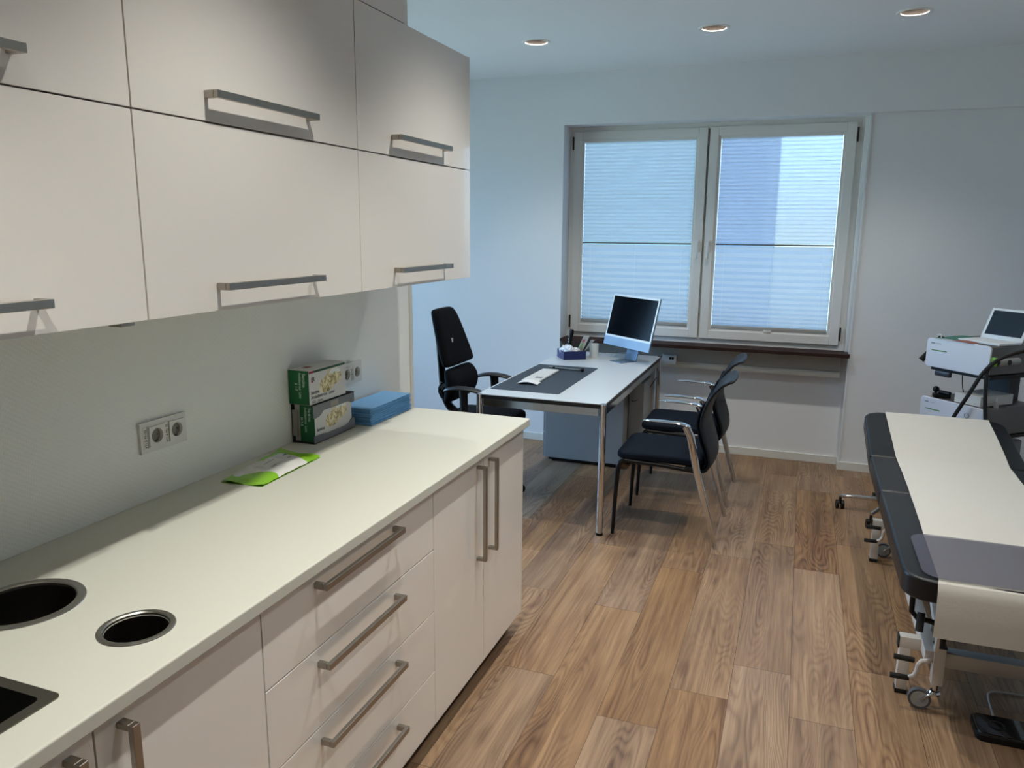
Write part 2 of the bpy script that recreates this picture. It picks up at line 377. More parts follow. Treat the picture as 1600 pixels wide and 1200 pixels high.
for k,(a,b) in enumerate(SASH):
    m = MB(); frame_ring(m, a,b,.868,2.376,.062,5.845,5.915)
    frame_ring(m, a+.058,b-.058,.926,2.318,.022,5.853,5.90)
    s_ = m.build('sash', PVC, w1, bevel=.003, smooth=False)
    MB().box(a+.075,b-.075,5.898,5.904,.94,2.30).build('pane', GLASS, s_, smooth=False)
    hx = b-.030 if k==0 else a+.030
    m = MB(); m.box(hx-.013,hx+.013,5.834,5.846,1.50,1.585,bev=.004); m.cyl((hx,5.834,1.565),(hx,5.805,1.565),.008); m.box(hx-.009,hx+.009,5.797,5.808,1.455,1.575,bev=.004)
    m.build('window_handle', WHT, s_)
    ox = a-.012 if k==0 else b+.003
    for z in (.90,2.245):
        m = MB(); m.box(ox,ox+.009,5.838,5.862,z,z+.095,bev=.003); m.build('hinge', mat('hinge_grey','3a3c3e',.4,.6), s_)
# blinds
PIT = .0268
BT = blind_mat('blind_fabric_fine', 'aa9fa5', 'b8c0c6', .085, PIT, 1.565, .45)
BL_ = blind_mat('blind_fabric_dense', 'aea9af', 'c4cbd2', .02)
RAIL = mat('blind_rail', 'b9bab8', .35, .3)
def pleat(z0,z1,x0,x1,pitch,dep,yc, growing=False):
    m = MB(); n = max(2,round((z1-z0)/(pitch/2)))
    zs=[]; 
    for i in range(n+1):
        t=i/n
        if growing: t = t**1.0*.45 + .55*t**1.7
        zs.append(z0+(z1-z0)*t)
    a=[m.bm.verts.new((x0,yc+(dep if i%2 else -dep),z)) for i,z in enumerate(zs)]
    b=[m.bm.verts.new((x1,yc+(dep if i%2 else -dep),z)) for i,z in enumerate(zs)]
    for i in range(n): m.bm.faces.new((a[i],b[i],b[i+1],a[i+1]))
    return m
for k,(x0,x1,zb,zt) in enumerate([(.0295,.8505,.948,2.318),(1.0295,1.8265,.944,2.318)]):
    side = ('left','right')[k]
    t = thing('pleated_blind', f'white two-part pleated blind filling the {side} window sash', 'blind', ((x0+x1)/2,5.865,zb), 0)
    zm = 1.557
    pleat(zm+.008,zt-.012,x0+.0005,x1-.0005,PIT,.006,5.868).build('upper_fabric', BT, t, smooth=False)
    pleat(zb+.022,zm-.008,x0+.0005,x1-.0005,.040,.010,5.868,True).build('lower_fabric', BL_, t, smooth=False)
    MB().box(x0,x1,5.856,5.880,zt-.014,zt,bev=.002).build('head_rail', RAIL, t)
    MB().box(x0,x1,5.858,5.878,zm-.006,zm+.007,bev=.002).build('middle_rail', mat('blind_rail_dark','7d7f7c',.4,.3), t)
    MB().box(x0,x1,5.850,5.880,zb,zb+.026,bev=.002).build('bottom_rail', RAIL, t)
    for q in (.08,.5,.92):
        x = x0+(x1-x0)*q; MB().cyl((x,5.8555,zb+.02),(x,5.8555,zm),.0007,seg=6).build('cord', mat('cord_white','c9d3da',.6), t)
    if k==1: MB().box(1.40,1.455,5.842,5.851,zb-.012,zb+.004,bev=.002).build('pull_tab', WHT, t)
# sill
tag(MB().box(-.085,1.982,5.675,5.862,.806,.830).build('window_sill', BROWN, bevel=.003, smooth=False), 'dark brown window sill board below the two blinds', 'window sill')
# cable trunking under the sill
t = thing('cable_trunking', 'light grey cable trunking running below the brown sill', 'trunking', (.9,5.86,.645))
MB().box(-.08,1.935,5.815,5.858,.688,.80).build('duct_cover', mat('trunk_grey','b5b1a8',.5), t, bevel=.002, smooth=False)
m = MB(); m.prism([(5.86,.645),(5.795,.645),(5.795,.668),(5.812,.688),(5.86,.688)],-.08,1.935, Matrix(((0,0,1,0),(1,0,0,0),(0,1,0,0),(0,0,0,1))))
m.build('bottom_rail', mat('trunk_light','d8d3c8',.45), t, bevel=.0015, smooth=False)
# data socket on the trunking
t = thing('data_socket', 'small white network socket box on the trunking behind the desk corner', 'socket', (.74,5.79,.655))
m = MB(); m.prism([(5.795,.690),(5.752,.690),(5.775,.735),(5.795,.742)],.690,.800, Matrix(((0,0,1,0),(1,0,0,0),(0,1,0,0),(0,0,0,1))))
m.box(.690,.800,5.75,5.795,.672,.6895); m.build('housing', WHT, t, bevel=.002, smooth=False)
for x in (.748,.768): MB().box(x,x+.014,5.759,5.768,.705,.722).build('port', DKIN, t, smooth=False)

# building outside, seen faintly through the blinds
t = thing('apartment_building', 'blue grey apartment block faintly seen through the blinds', 'building', (0,13,0))
MB().box(-6,.16,13,18,-1,9).build('wall', mat('facade_green_tint','97ada6',.8), t, smooth=False)  # facade added in place of trees, for the green tint in the left blind
MB().box(.16,1.02,12.6,18,-1,9.2).build('stair_tower', mat('facade_dark','5f7f9e',.8), t, smooth=False)

# ------------------------------------------------------------------ downlights
names = {(.02,4.715):'leftmost of the three downlights near the window wall',(1.07,4.715):'middle one of the three downlights near the window wall',(2.075,4.715):'rightmost of the three downlights near the window wall'}
rowtxt = {4.715:'row by the window wall',3.6:'second row from the window wall',2.5:'middle row of the ceiling',1.4:'row over the near drawers',.3:'row above the camera'}
coltxt = {.02:'left column beside the partition',1.07:'column beside the kitchen units',2.075:'column on the couch side',-1.03:'far left column'}
REFL = mat('reflector','36302b',.35,.7); RIMM = mat('lamp_rim','e6e6e2',.3)
LAMPE = emis('lamp_glow', LAMP_C, 1.5)
ld = None
for x,y in LIGHTS:
    lab = 'round recessed downlight, ' + (names.get((x,y)) or (coltxt[x]+', '+rowtxt[y]))
    t = thing('downlight', lab, 'ceiling light', (x,y,CZ), 0, None)
    MB().lathe([(.0662,.0),(.0662,-.0012),(.074,-.005),(.084,-.004),(.0865,-.0015),(.087,0)],(x,y,CZ),44).build('trim_ring', RIMM, t)
    MB().lathe([(.0664,-.001),(.0655,.010),(.058,.045),(.046,.078),(.038,.092)],(x,y,CZ),44).build('reflector', REFL, t)
    MB().cyl((x,y,CZ+.0905),(x,y,CZ+.094),.038,seg=28).build('lamp', LAMPE, t)
    if ld is None:
        ld = bpy.data.lights.new('downlight_beam','SPOT'); ld.energy = LAMP_W; ld.color = LAMP_C; ld.spot_size = math.radians(118); ld.spot_blend = .9; ld.shadow_soft_size = .018
        lk = ld.copy(); lk.name='kitchen_beam'; lk.energy = LAMP_K; lk.spot_size = math.radians(104); lk.spot_blend = .95
    lo = bpy.data.objects.new('beam', lk if (x==1.07 and y<2.6) else ld); COL.objects.link(lo); lo.location=(0,0,.060); lo.parent=t

# ------------------------------------------------------------------ kitchen: wall cabinets
def handle(name, a, axis, L, x, parent, m=NICK, h=.016, proj=.036, th=.011):
    """square bow handle on a front at x, centred on a=(y,z), bar along axis"""
    mb = MB(); y,z = a
    if axis=='y':
        mb.box(x+proj-th,x+proj,y-L/2,y+L/2,z-h/2,z+h/2)
        for s in (-1,1): mb.box(x,x+proj-th,*sorted((y+s*L/2,y+s*(L/2-.011))),z-h/2,z+h/2)
    else:
        mb.box(x+proj-th,x+proj,y-h/2,y+h/2,z-L/2,z+L/2)
        for s in (-1,1): mb.box(x,x+proj-th,y-h/2,y+h/2,*sorted((z+s*L/2,z+s*(L/2-.011))))
    return mb.build(name, m, parent, bevel=.0012, smooth=False)
UY = [-.42,.382,1.1826,1.9865,2.7875]
G = .0016
ulab = ['glossy white wall cabinet overhead beside the camera','glossy white wall cabinet cut by the left picture edge','glossy white wall cabinet, middle of the three in the picture','glossy white wall cabinet at the far end nearest the window']
for i in range(4):
    y0,y1 = UY[i],UY[i+1]
    t = thing('wall_cabinet', ulab[i], 'cabinet', (.2,(y0+y1)/2,1.464))
    m = MB(); e=.0004
    m.box(.002,.402,y0+e,y0+.016,1.466,2.272); m.box(.002,.402,y1-.016,y1-e,1.466,2.272); m.box(.002,.402,y0+.016,y1-.016,1.466,1.482); m.box(.002,.402,y0+.016,y1-.016,2.256,2.272); m.box(.002,.010,y0+.016,y1-.016,1.482,2.256)
    m.box(.01,.402,y0+.016,y1-.016,1.862,1.876)
    m.build('carcass', CARC, t, smooth=False)
    for z0,z1 in ((1.464,1.8686),(1.8686,2.2726)):
        d_ = MB().box(.403,.421,y0+G,y1-G,z0+G,z1-G).build('flap_door', LACQ, t, bevel=.0012, smooth=False)
        handle('handle', ((y0+y1)/2-.018, z0+.056), 'y', .372, .421, d_)
tt = MB().box(.365,.398,1.135,1.17,1.455,1.4655).build('underside_fitting', NICK, bpy.data.objects['wall_cabinet.001'], bevel=.002)
# filler between cabinets and ceiling
struct(MB().box(0,.4205,-.42,2.283,2.2735,CZ).build('trim_3', LACQ, smooth=False))

# ------------------------------------------------------------------ base cabinets
BF = .6403; ZB_, ZT_ = .0876, .8795
def base_carcass(t,y0,y1, open_top=True):
    m = MB(); e=.0004
    m.box(.01,.621,y0+e,y0+.016,.09,.8795); m.box(.01,.621,y1-.016,y1-e,.09,.8795); m.box(.01,.621,y0+.016,y1-.016,.09,.106); m.box(.01,.018,y0+.016,y1-.016,.106,.8795)
    m.box(.60,.621,y0+.016,y1-.016,.85,.8795)
    m.build('carcass', CARC, t, smooth=False)
    MB().box(.05,.585,y0+e,y1-e,0,.09).build('plinth', mat('plinth_dark','3a322a',.5), t, smooth=False)
def vdoor(t,y0,y1,hy):
    d_ = MB().box(.622,BF,y0+G,y1-G,ZB_,ZT_-.002).build('door', LACQ, t, bevel=.0012, smooth=False)
    handle('handle',(hy,.682),'z',.345,BF,d_)
YA = [2.7905,1.9955,1.1949,.394,-.42]
t = thing('base_cabinet','glossy white two-door base cabinet at the far end of the worktop','cabinet',(.3,2.4,0)); base_carcass(t,YA[1],YA[0]); vdoor(t,2.3958,YA[0],2.445); vdoor(t,YA[1],2.3958,2.338)
MB().box(.012,BF,YA[0]+.0003,YA[0]+.017,ZB_,ZT_).build('end_panel', LACQ, t, smooth=False)
t = thing('drawer_cabinet','glossy white base cabinet with four long-handled drawers','cabinet',(.3,1.6,0)); base_carcass(t,YA[2],YA[1])
zz = [ZB_,.2791,.4821,.6856,ZT_-.002]
for i in range(4):
    d_ = MB().box(.622,BF,YA[2]+G,YA[1]-G,zz[i]+G,zz[i+1]-G).build('drawer', LACQ, t, bevel=.0012, smooth=False)
    hz = (zz[i+1]-.0325) if i==3 else zz[i+1]-.040
    handle('handle',((YA[1]+YA[2])/2-.026,hz),'y',.376,BF,d_)
t = thing('sink_cabinet','glossy white two-door base cabinet under the sink and round bins','cabinet',(.3,.79,0)); base_carcass(t,YA[3],YA[2]); vdoor(t,.7878,YA[2],.838); vdoor(t,YA[3],.7878,.739)
t = thing('corner_cabinet','glossy white base cabinet beyond the sink at the near end','cabinet',(.3,0,0)); base_carcass(t,YA[4],YA[3]); vdoor(t,YA[4],YA[3],-.36)
# worktop
YE = 2.8313
wt = MB().box(.0005,.6603,-.42,YE,.880,.911).build('worktop', WORK, smooth=False)
H1=(.2327,.9922,.110); H2=(.515,1.0,.069)
c1 = MB().cyl((H1[0],H1[1],.8),(H1[0],H1[1],1),H1[2]-.018,seg=64).build('c',WORK); c2 = MB().cyl((H2[0],H2[1],.8),(H2[0],H2[1],1),H2[2]-.013,seg=64).build('c',WORK)
SK=(.12,.576,.33,.793)
c3 = MB().prism(rrect(SK[0]+.020,SK[1]-.020,SK[2]+.020,SK[3]-.020,.012),.8,1).build('c',WORK)
boolean_cut(wt,[c1,c2,c3])
b_ = wt.modifiers.new('bevel','BEVEL'); b_.width=.004; b_.segments=3; b_.limit_method='ANGLE'
tag(wt,'white matt kitchen worktop with two round openings and a sink','worktop')
for (x,y,R),rw,lab,dp in ((H1,.018,'large round steel-rimmed waste opening set in the worktop near the wall',.16),(H2,.012,'small round steel-rimmed waste opening set near the worktop front',.16)):
    t = thing('waste_opening',lab,'waste chute',(x,y,.911))
    MB().lathe([(R-rw-.001,-.006),(R-rw-.0005,.0005),(R-rw+.002,.003),(R-.005,.0035),(R-.001,.002),(R,.0002)],(x,y,.911),64).build('rim', STEEL, t)
    MB().lathe([(R-rw-.0012,-.005),(R-rw-.0014,-.05),(R-rw-.0016,-dp),(.001,-dp-.001)],(x,y,.911),64).build('sleeve', mat('steel_dark','77746c',.3,1), t)
t = thing('sink','square undercut sink with flat steel rim at the near end of the worktop','sink',(.35,.56,.911))
m = MB(); o_=rrect(SK[0],SK[1],SK[2],SK[3],.012,4); i_=rrect(SK[0]+.021,SK[1]-.021,SK[2]+.021,SK[3]-.021,.012,4)
z=.9135; a=[m.bm.verts.new((x,y,z)) for x,y in o_]; b=[m.bm.verts.new((x,y,z)) for x,y in i_]; c=[m.bm.verts.new((x,y,.9112)) for x,y in o_]; n=len(a)
for k in range(n):
    m.bm.faces.new((a[k],a[(k+1)%n],b[(k+1)%n],b[k])); m.bm.faces.new((c[k],c[(k+1)%n],a[(k+1)%n],a[k]))
m.build('rim', mat('sink_rim','6f6b62',.4,.9), t, smooth=False)
m = MB(); b=[m.bm.verts.new((x,y,z)) for x,y in i_]; d=[m.bm.verts.new((x*.96+.35*.04,y*.96+.56*.04,.74)) for x,y in i_]
for k in range(n): m.bm.faces.new((b[k],b[(k+1)%n],d[(k+1)%n],d[k]))
m.bm.faces.new(d); m.build('basin', mat('basin_black','0a0a0a',.45), t, smooth=False)
MB().cyl((.35,.56,.7405),(.35,.56,.743),.04,seg=32).build('drain', STEEL, t)

# ------------------------------------------------------------------ sockets on kitchen wall
TXT = mat('ink_black','1c1c1c',.6); LABW = mat('label_white','dcdad2',.5)
# socket inserts have a hole: build them as rings instead of plates
def socket_ring(t,y0,z0,s):
    cy,cz=y0+s/2,z0+s/2; m=MB(); n=48; x=.0125
    outer=[]; inner=[]
    for k in range(n):
        a=2*PI*k/n; c,s_=math.cos(a),math.sin(a); q=(s/2)/max(abs(c),abs(s_))
        outer.append((cy+c*q,cz+s_*q)); inner.append((cy+c*.0200,cz+s_*.0200))
    A=[m.bm.verts.new((x,*p)) for p in outer]; B=[m.bm.verts.new((x,*p)) for p in inner]; C_=[m.bm.verts.new((.009,*p)) for p in outer]; D=[m.bm.verts.new((.0012,cy+(p[0]-cy)*.96,cz+(p[1]-cz)*.96)) for p in inner]
    for k in range(n):
        j=(k+1)%n; m.bm.faces.new((A[k],A[j],B[j],B[k])); m.bm.faces.new((C_[k],C_[j],A[j],A[k])); m.bm.faces.new((B[k],B[j],D[j],D[k]))
    m.build('insert', WHT, t)
    m=MB(); m.cyl((.0010,cy,cz),(.0016,cy,cz),.0195,seg=32); m.build('well_floor', mat('socket_well','7d7a72',.45), t)
    
    for dy in (-.0095,.0095): MB().cyl((.0016,cy+dy,cz),(.0020,cy+dy,cz),.0027,seg=12).build('contact_hole', DKIN, t)
    for dz in (-1,1): MB().box(.0015,.0115,cy-.0035,cy+.0035,*sorted((cz+dz*.0192,cz+dz*.0178))).build('earth_contact', mat('earth_metal','55534d',.3,.8), t)
def cover(t,y,z):
    m=MB(); a,b=.0002,.009
    m.box(a,b,y,y+.165,z,z+.015); m.box(a,b,y,y+.165,z+.070,z+.085); m.box(a,b,y,y+.028,z+.015,z+.070); m.box(a,b,y+.083,y+.100,z+.015,z+.070); m.box(a,b,y+.155,y+.165,z+.015,z+.070)
    m.box(a,.0008,y,y+.165,z,z+.085); m.build('cover_plate', WHT, t, smooth=False)
SY0,SZ0 = 1.522,1.046
t = thing('double_socket','white double wall socket with printed labels, left of the glove boxes','socket',(0,SY0+.08,SZ0))
cover(t,SY0,SZ0)
socket_ring(t,SY0+.028,SZ0+.015,.055); socket_ring(t,SY0+.100,SZ0+.015,.055)
for yy,bd in ((SY0+.009,'VT1 D F31/32'),(SY0+.084,'VT1 A F31 32')):
    MB().box(.009,.0099,yy,yy+.014,SZ0+.012,SZ0+.073).build('label_strip', LABW, t, smooth=False)
    text(bd,.0105,(.0101,yy+.0112,SZ0+.014),(0,0,1),(0,-1,0),TXT,t,bold=.0002,sx=.86)
    MB().box(.009,.0102,yy+.0142,yy+.0152,SZ0+.012,SZ0+.073).build('label_edge', TXT, t, smooth=False)
SY1,SZ1=2.475,1.05
t = thing('double_socket','white wall socket partly hidden behind the upper glove box','socket',(0,SY1+.08,SZ1))
cover(t,SY1,SZ1)
socket_ring(t,SY1+.028,SZ1+.015,.055); socket_ring(t,SY1+.100,SZ1+.015,.055)
MB().box(.009,.0099,SY1+.084,SY1+.098,SZ1+.012,SZ1+.073).build('label_strip', LABW, t, smooth=False)
text('VT1 B F13',.0105,(.0101,SY1+.0952,SZ1+.014),(0,0,1),(0,-1,0),TXT,t,bold=.0003)

# ------------------------------------------------------------------ glove boxes
def glove_mat():
    m = bpy.data.materials.new('glove_print'); m.use_nodes=True; n=m.node_tree; b=n.nodes['Principled BSDF']
    t=n.nodes.new('ShaderNodeTexCoord'); z=n.nodes.new('ShaderNodeTexNoise'); z.inputs['Scale'].default_value=38; z.inputs['Distortion'].default_value=1.2; z.inputs['Detail'].default_value=3
    c=n.nodes.new('ShaderNodeValToRGB'); e=c.color_ramp.elements; e[0].position=.36; e[0].color=lin('8a7a4c'); e[1].position=.62; e[1].color=lin('e9e2c2'); k=e.new(.45); k.color=lin('cfc294')
    n.links.new(t.outputs['Object'],z.inputs['Vector']); n.links.new(z.outputs['Fac'],c.inputs[0]); n.links.new(c.outputs[0],b.inputs['Base Color']); b.inputs['Roughness'].default_value=.4
    return m
GLV=glove_mat(); GRN=mat('print_green','0c6236',.4); GRND=mat('print_dark_green','0b4a2c',.4); RED=mat('print_red','8e1230',.4); CARD=mat('card_white','d2d1cf',.45); GREYH=mat('holder_grey','6a6e74',.35); INK=mat('ink_grey','3f4746',.6); TW=mat('ink_white','bfe0cc',.6); HOL=mat('foil_white','eef4f6',.2)
def blob(ctr, pts, x, m, parent, name):
    """smooth closed outline in the y-z plane, thin print on a face at x"""
    n=len(pts); out=[]
    for i in range(n):
        p0,p1,p2,p3=[Vector(pts[(i+k-1)%n]) for k in range(4)]
        for q in range(5):
            u=q/5; v=.5*((2*p1)+(-p0+p2)*u+(2*p0-5*p1+4*p2-p3)*u*u+(-p0+3*p1-3*p2+p3)*u**3); out.append((ctr[0]+v.x,ctr[1]+v.y))
    mb=MB(); A=[mb.bm.verts.new((x,*p)) for p in out]; mb.bm.faces.new(A); r=bmesh.ops.triangulate(mb.bm,faces=mb.bm.faces[:])
    return mb.build(name,m,parent,smooth=False)
def glove_box(t, x0,x1,y0,y1,z0,z1, spine_from, size_text, lower):
    MB().box(x0,x1,y0,y1,z0,z1).build('carton', CARD, t, bevel=.001, smooth=False)
    H=z1-z0; e=.0004
    MB().box(x0+spine_from,x1+.0001,y0-e,y0,z0+.001,z1-.001).build('green_end', GRN, t, smooth=False)
    cx,cy=(y0+y1)/2,(z0+z1)/2
    blob((cx+.022,cy+.004),[(-.075,-.012),(-.062,.012),(-.035,.022),(-.015,.040),(.02,.046),(.055,.036),(.062,.008),(.050,-.010),(.02,-.016),(-.005,-.030),(-.035,-.034),(-.062,-.030)],x1+.0004,GLV,t,'glove_picture')
    blob((cx+.022,cy+.004),[(-.008,.034),(.01,.043),(.04,.040),(.055,.028),(.045,.024),(.025,.030),(.005,.024)],x1+.0006,HOL,t,'glove_highlight')
    text('L',.022,(x1+.0008,y0+.013,z1-.042),(0,1,0),(0,0,1),RED,t,bold=.0012,name='logo'); text('R',.022,(x1+.0008,y0+.020,z1-.040),(0,1,0),(0,0,1),INK,t,bold=.001,name='logo')
    text('Sentina',.0165,(x1+.0006,y0+.010,z0+.036),(0,1,0),(0,0,1),INK,t,bold=.0003)
    if not lower:
        text('Ambidextrous  Latex',.0165,(x1+.0006,y0+.010,z0+.0195),(0,1,0),(0,0,1),INK,t,bold=.0003)
        text('AQL   Latex',.013,(x1+.0006,y0+.012,z0+.005),(0,1,0),(0,0,1),INK,t)
        MB().box(x1,x1+.0005,y0+.002,y0+.030,z1-.011,z1-.003).build('red_stripe', RED, t, smooth=False)
        MB().box(x1,x1+.0005,y0+.030,y1-.002,z1-.011,z1-.003).build('green_stripe', GRND, t, smooth=False)
    ex=y0-e-.0004
    xr = x1-.028
    text('Sentina',.0165,(xr+.003,ex,z1-.010),(0,0,-1),(1,0,0),TW,t,bold=.0003); text('Ambidextrous  Latex',.0145,(xr-.012,ex,z1-.008),(0,0,-1),(1,0,0),TW,t,bold=.0003,sx=.72)
    text(size_text,.013,(xr-.028,ex,z1-.045),(0,0,-1),(1,0,0),TW,t,bold=.0005); None
ZH0,ZH1=.9115,1.0505
t = thing('glove_box','green and white glove carton held in the grey holder, under the other carton','glove box',(.05,2.31,.914))
glove_box(t,.0065,.088,2.196,2.432,.9145,1.046,.022,'M 7-8',True)
t = thing('glove_holder','grey open-front holder around the lower glove carton','holder',(.05,2.31,ZH0))
m = MB(); a0,a1,b0,b1=.003,.0935,2.183,2.444
m.box(a0,a1,b0,b1,ZH0,ZH0+.0025); m.box(a0,a1,b0,b1,ZH1-.0025,ZH1); m.box(a0,a0+.002,b0,b1,ZH0,ZH1)
m.build('frame', mat('holder_dark','1d1f21',.4), t, smooth=False)
yz = lambda P: [(p[0],p[1]) for p in P]
MX = Matrix(((0,0,1,0),(1,0,0,0),(0,1,0,0),(0,0,0,1)))
MB().prism([(b0,ZH1),(b1,ZH1),(b1,ZH1-.037),(b1-.012,ZH1-.040),(b1-.028,ZH1-.036),(b1-.040,ZH1-.030),(b0+.062,ZH1-.030),(b0+.048,ZH1-.040),(b0+.034,ZH1-.047),(b0+.010,ZH1-.049),(b0,ZH1-.045)],a1-.003,a1,MX).build('top_lip', GREYH, t, smooth=False)
MB().prism([(b0,ZH0),(b1,ZH0),(b1,ZH0+.040),(b1-.020,ZH0+.040),(b1-.035,ZH0+.028),(b1-.06,ZH0+.022),(b0+.085,ZH0+.022),(b0+.060,ZH0+.026),(b0,ZH0+.028)],a1-.003,a1,MX).build('bottom_lip', GREYH, t, smooth=False)
MB().box(a1,a1+.0006,b0+.105,b0+.155,ZH1-.026,ZH1-.006).build('sticker', mat('sticker_grey','8f8a80',.5), t, smooth=False)
MB().box(.004,.026,b0+.0005,b0+.0045,ZH0+.022,ZH1-.022,bev=.003).build('grey_strip', mat('strip_grey','8d8b84',.5), t)
t = thing('glove_box','green and white glove carton standing on top of the grey holder','glove box',(.05,2.28,1.052))
glove_box(t,.0065,.088,2.172,2.398,1.0515,1.172,0,'S 6-7',False)
MB().box(.025,.05,2.22,2.25,1.172,1.1724).build('red_mark', RED, t, smooth=False)
# folded blue pads
BLU=mat('pad_blue','78b0e2',.7,bump=.3,bscale=140)
npad=11; zt=.9113
for i in range(npad):
    h=.0062; z0=zt; zt+=h; s=random.Random(i)
    dx,dy=s.uniform(-.002,.002),s.uniform(-.004,.004)
    x0,x1,y0,y1=.012+dx,.145+dx,2.478+dy,2.798+dy
    cx,cy=(x0+x1)/2,(y0+y1)/2
    lab = 'uppermost folded pale blue pad of the stack beside the glove boxes' if i==npad-1 else ('lowest folded pale blue pad of the stack, lying on the worktop' if i==0 else 'folded pale blue pad inside the stack, between its lowest and uppermost pad')
    m=MB()
    def f(u,v,zz,amp):
        q=.0 if amp or zz>z0+.003 else .0035
        return (x0+q+(x1-x0-2*q)*u, y0+q+(y1-y0-2*q)*v, zz+amp*math.sin(9*v+u*3+i)*.0006)
    for part,(za,zb) in enumerate(((z0+.0004,z0+.0022),(z0+.0035,z0+.0052))):
        nu,nv=6,14
        T=[[m.bm.verts.new(f(a/nu,b/nv,zb,1 if part else 0)) for b in range(nv+1)] for a in range(nu+1)]
        B=[[m.bm.verts.new(f(a/nu,b/nv,za,0)) for b in range(nv+1)] for a in range(nu+1)]
        for a in range(nu):
            for b in range(nv): m.bm.faces.new((T[a][b],T[a+1][b],T[a+1][b+1],T[a][b+1])); m.bm.faces.new((B[a][b],B[a][b+1],B[a+1][b+1],B[a+1][b]))
        for a in range(nu): m.bm.faces.new((T[a][0],B[a][0],B[a+1][0],T[a+1][0])); m.bm.faces.new((T[a][nv],T[a+1][nv],B[a+1][nv],B[a][nv]))
        for b in range(nv): m.bm.faces.new((T[0][b],T[0][b+1],B[0][b+1],B[0][b])); m.bm.faces.new((T[nu][b],B[nu][b],B[nu][b+1],T[nu][b+1]))
    # folded edge towards the wall/near side
    m.tube([(x0+.003,y0+.0006,z0+.0028),(x1-.003,y0+.0006,z0+.0028)],.0024,8)
    o=m.build('folded_pad',BLU); o['label']=lab; o['category']='pad'; o['group']='folded blue pads stacked on the worktop'
# wipes pack
t = thing('wipes_pack','flat lime green and white pack of wipes lying on the worktop','wipes pack',(.12,1.9,.9112))
corners={'nl':(.075,1.735),'nr':(.214,1.748),'fr':(.200,2.062),'fl':(.022,2.085)}
def wp(u,v):  # u: wall->front, v: near->far
    a=Vector(corners['nl'])*(1-u)+Vector(corners['nr'])*u; b=Vector(corners['fl'])*(1-u)+Vector(corners['fr'])*u
    p=a*(1-v)+b*v
    puff=.017*(max(0,math.sin(PI*min(1,max(0,(v-.05)/.88))))**.45)*(max(0,math.sin(PI*min(1,max(0,u*.96+.02))))**.5)
    end=max(0,.10-min(v,1-v))/.10
    wav=.006*end*(.6+.6*math.sin(u*7+ (0 if v<.5 else 2)))*1.0
    return (p.x,p.y,.9122+puff+wav*(1 if 0.0<=u<=1 else 0)+.0008*math.sin(30*v+9*u))
def wipe_mat():
    m=bpy.data.materials.new('wipes_print'); m.use_nodes=True; n=m.node_tree; b=n.nodes['Principled BSDF']; b.inputs['Roughness'].default_value=.25
    uv=n.nodes.new('ShaderNodeUVMap'); s=n.nodes.new('ShaderNodeSeparateXYZ'); n.links.new(uv.outputs[0],s.inputs[0])
    def M(op,a,c=None):
        x=n.nodes.new('ShaderNodeMath'); x.operation=op
        for i,v in enumerate((a,c)):
            if v is None: continue
            if isinstance(v,(int,float)): x.inputs[i].default_value=v
            else: n.links.new(v,x.inputs[i])
        return x.outputs[0]
    U,Vv=s.outputs[0],s.outputs[1]
    near=M('LESS_THAN',Vv,M('ADD',.19,M('MULTIPLY',M('SINE',M('MULTIPLY',U,7.5)),-.07)))
    c1=M('LESS_THAN',M('ADD',M('POWER',M('MULTIPLY',M('SUBTRACT',U,.82),1.0),2.0),M('POWER',M('MULTIPLY',M('SUBTRACT',Vv,.17),1.6),2.0)),.05)
    far=M('GREATER_THAN',Vv,M('ADD',.80,M('MULTIPLY',M('SINE',M('MULTIPLY',U,4.0)),.05)))
    side=M('MULTIPLY',M('LESS_THAN',U,.20),M('GREATER_THAN',Vv,.55))
    g=M('MAXIMUM',M('MAXIMUM',near,c1),M('MAXIMUM',far,side))
    mx=n.nodes.new('ShaderNodeMix'); mx.data_type='RGBA'; n.links.new(g,mx.inputs['Factor']); mx.inputs['A'].default_value=lin('dcdcd8'); mx.inputs['B'].default_value=lin('85bf2c')
    n.links.new(mx.outputs['Result'],b.inputs['Base Color']); return m
m=MB(); uvl=m.bm.loops.layers.uv.new('UVMap'); nu,nv=16,28
V=[[m.bm.verts.new(wp(a/nu,b/nv)) for b in range(nv+1)] for a in range(nu+1)]
for a in range(nu):
    for b in range(nv):
        f_=m.bm.faces.new((V[a][b],V[a+1][b],V[a+1][b+1],V[a][b+1]))
        for l,(p,q) in zip(f_.loops,((a,b),(a+1,b),(a+1,b+1),(a,b+1))): l[uvl].uv=(p/nu,q/nv)
Bv=[[m.bm.verts.new((V[a][b].co.x,V[a][b].co.y,.9114)) for b in range(nv+1)] for a in range(nu+1)]
for a in range(nu):
    for b in range(nv): m.bm.faces.new((Bv[a][b],Bv[a][b+1],Bv[a+1][b+1],Bv[a+1][b]))
m.build('film',wipe_mat(),t,smooth=True)
def on(u,v,dz=.0006): p=wp(u,v); return Vector((p[0],p[1],p[2]+dz))
m=MB(); m.grid(lambda a,b:on(.28+.34*a,.34+.30*b,.0012),8,10); m.build('resealable_flap',mat('flap_white','d0d0cc',.3),t)
m=MB()
m.tube([on(.42,.42+.02*k,.0016) for k in range(9)],.0007,6); m.tube([on(.62,.40+.02*k,.0012) for k in range(5)],.0005,6); m.tube([on(.66,.40+.02*k,.0012) for k in range(4)],.0005,6); m.tube([on(.60,.70+.02*k,.0012) for k in range(4)],.0007,6); m.tube([on(.40,.76+.015*k,.0012) for k in range(5)],.0012,6)
m.build('printed_lines',INK,t)

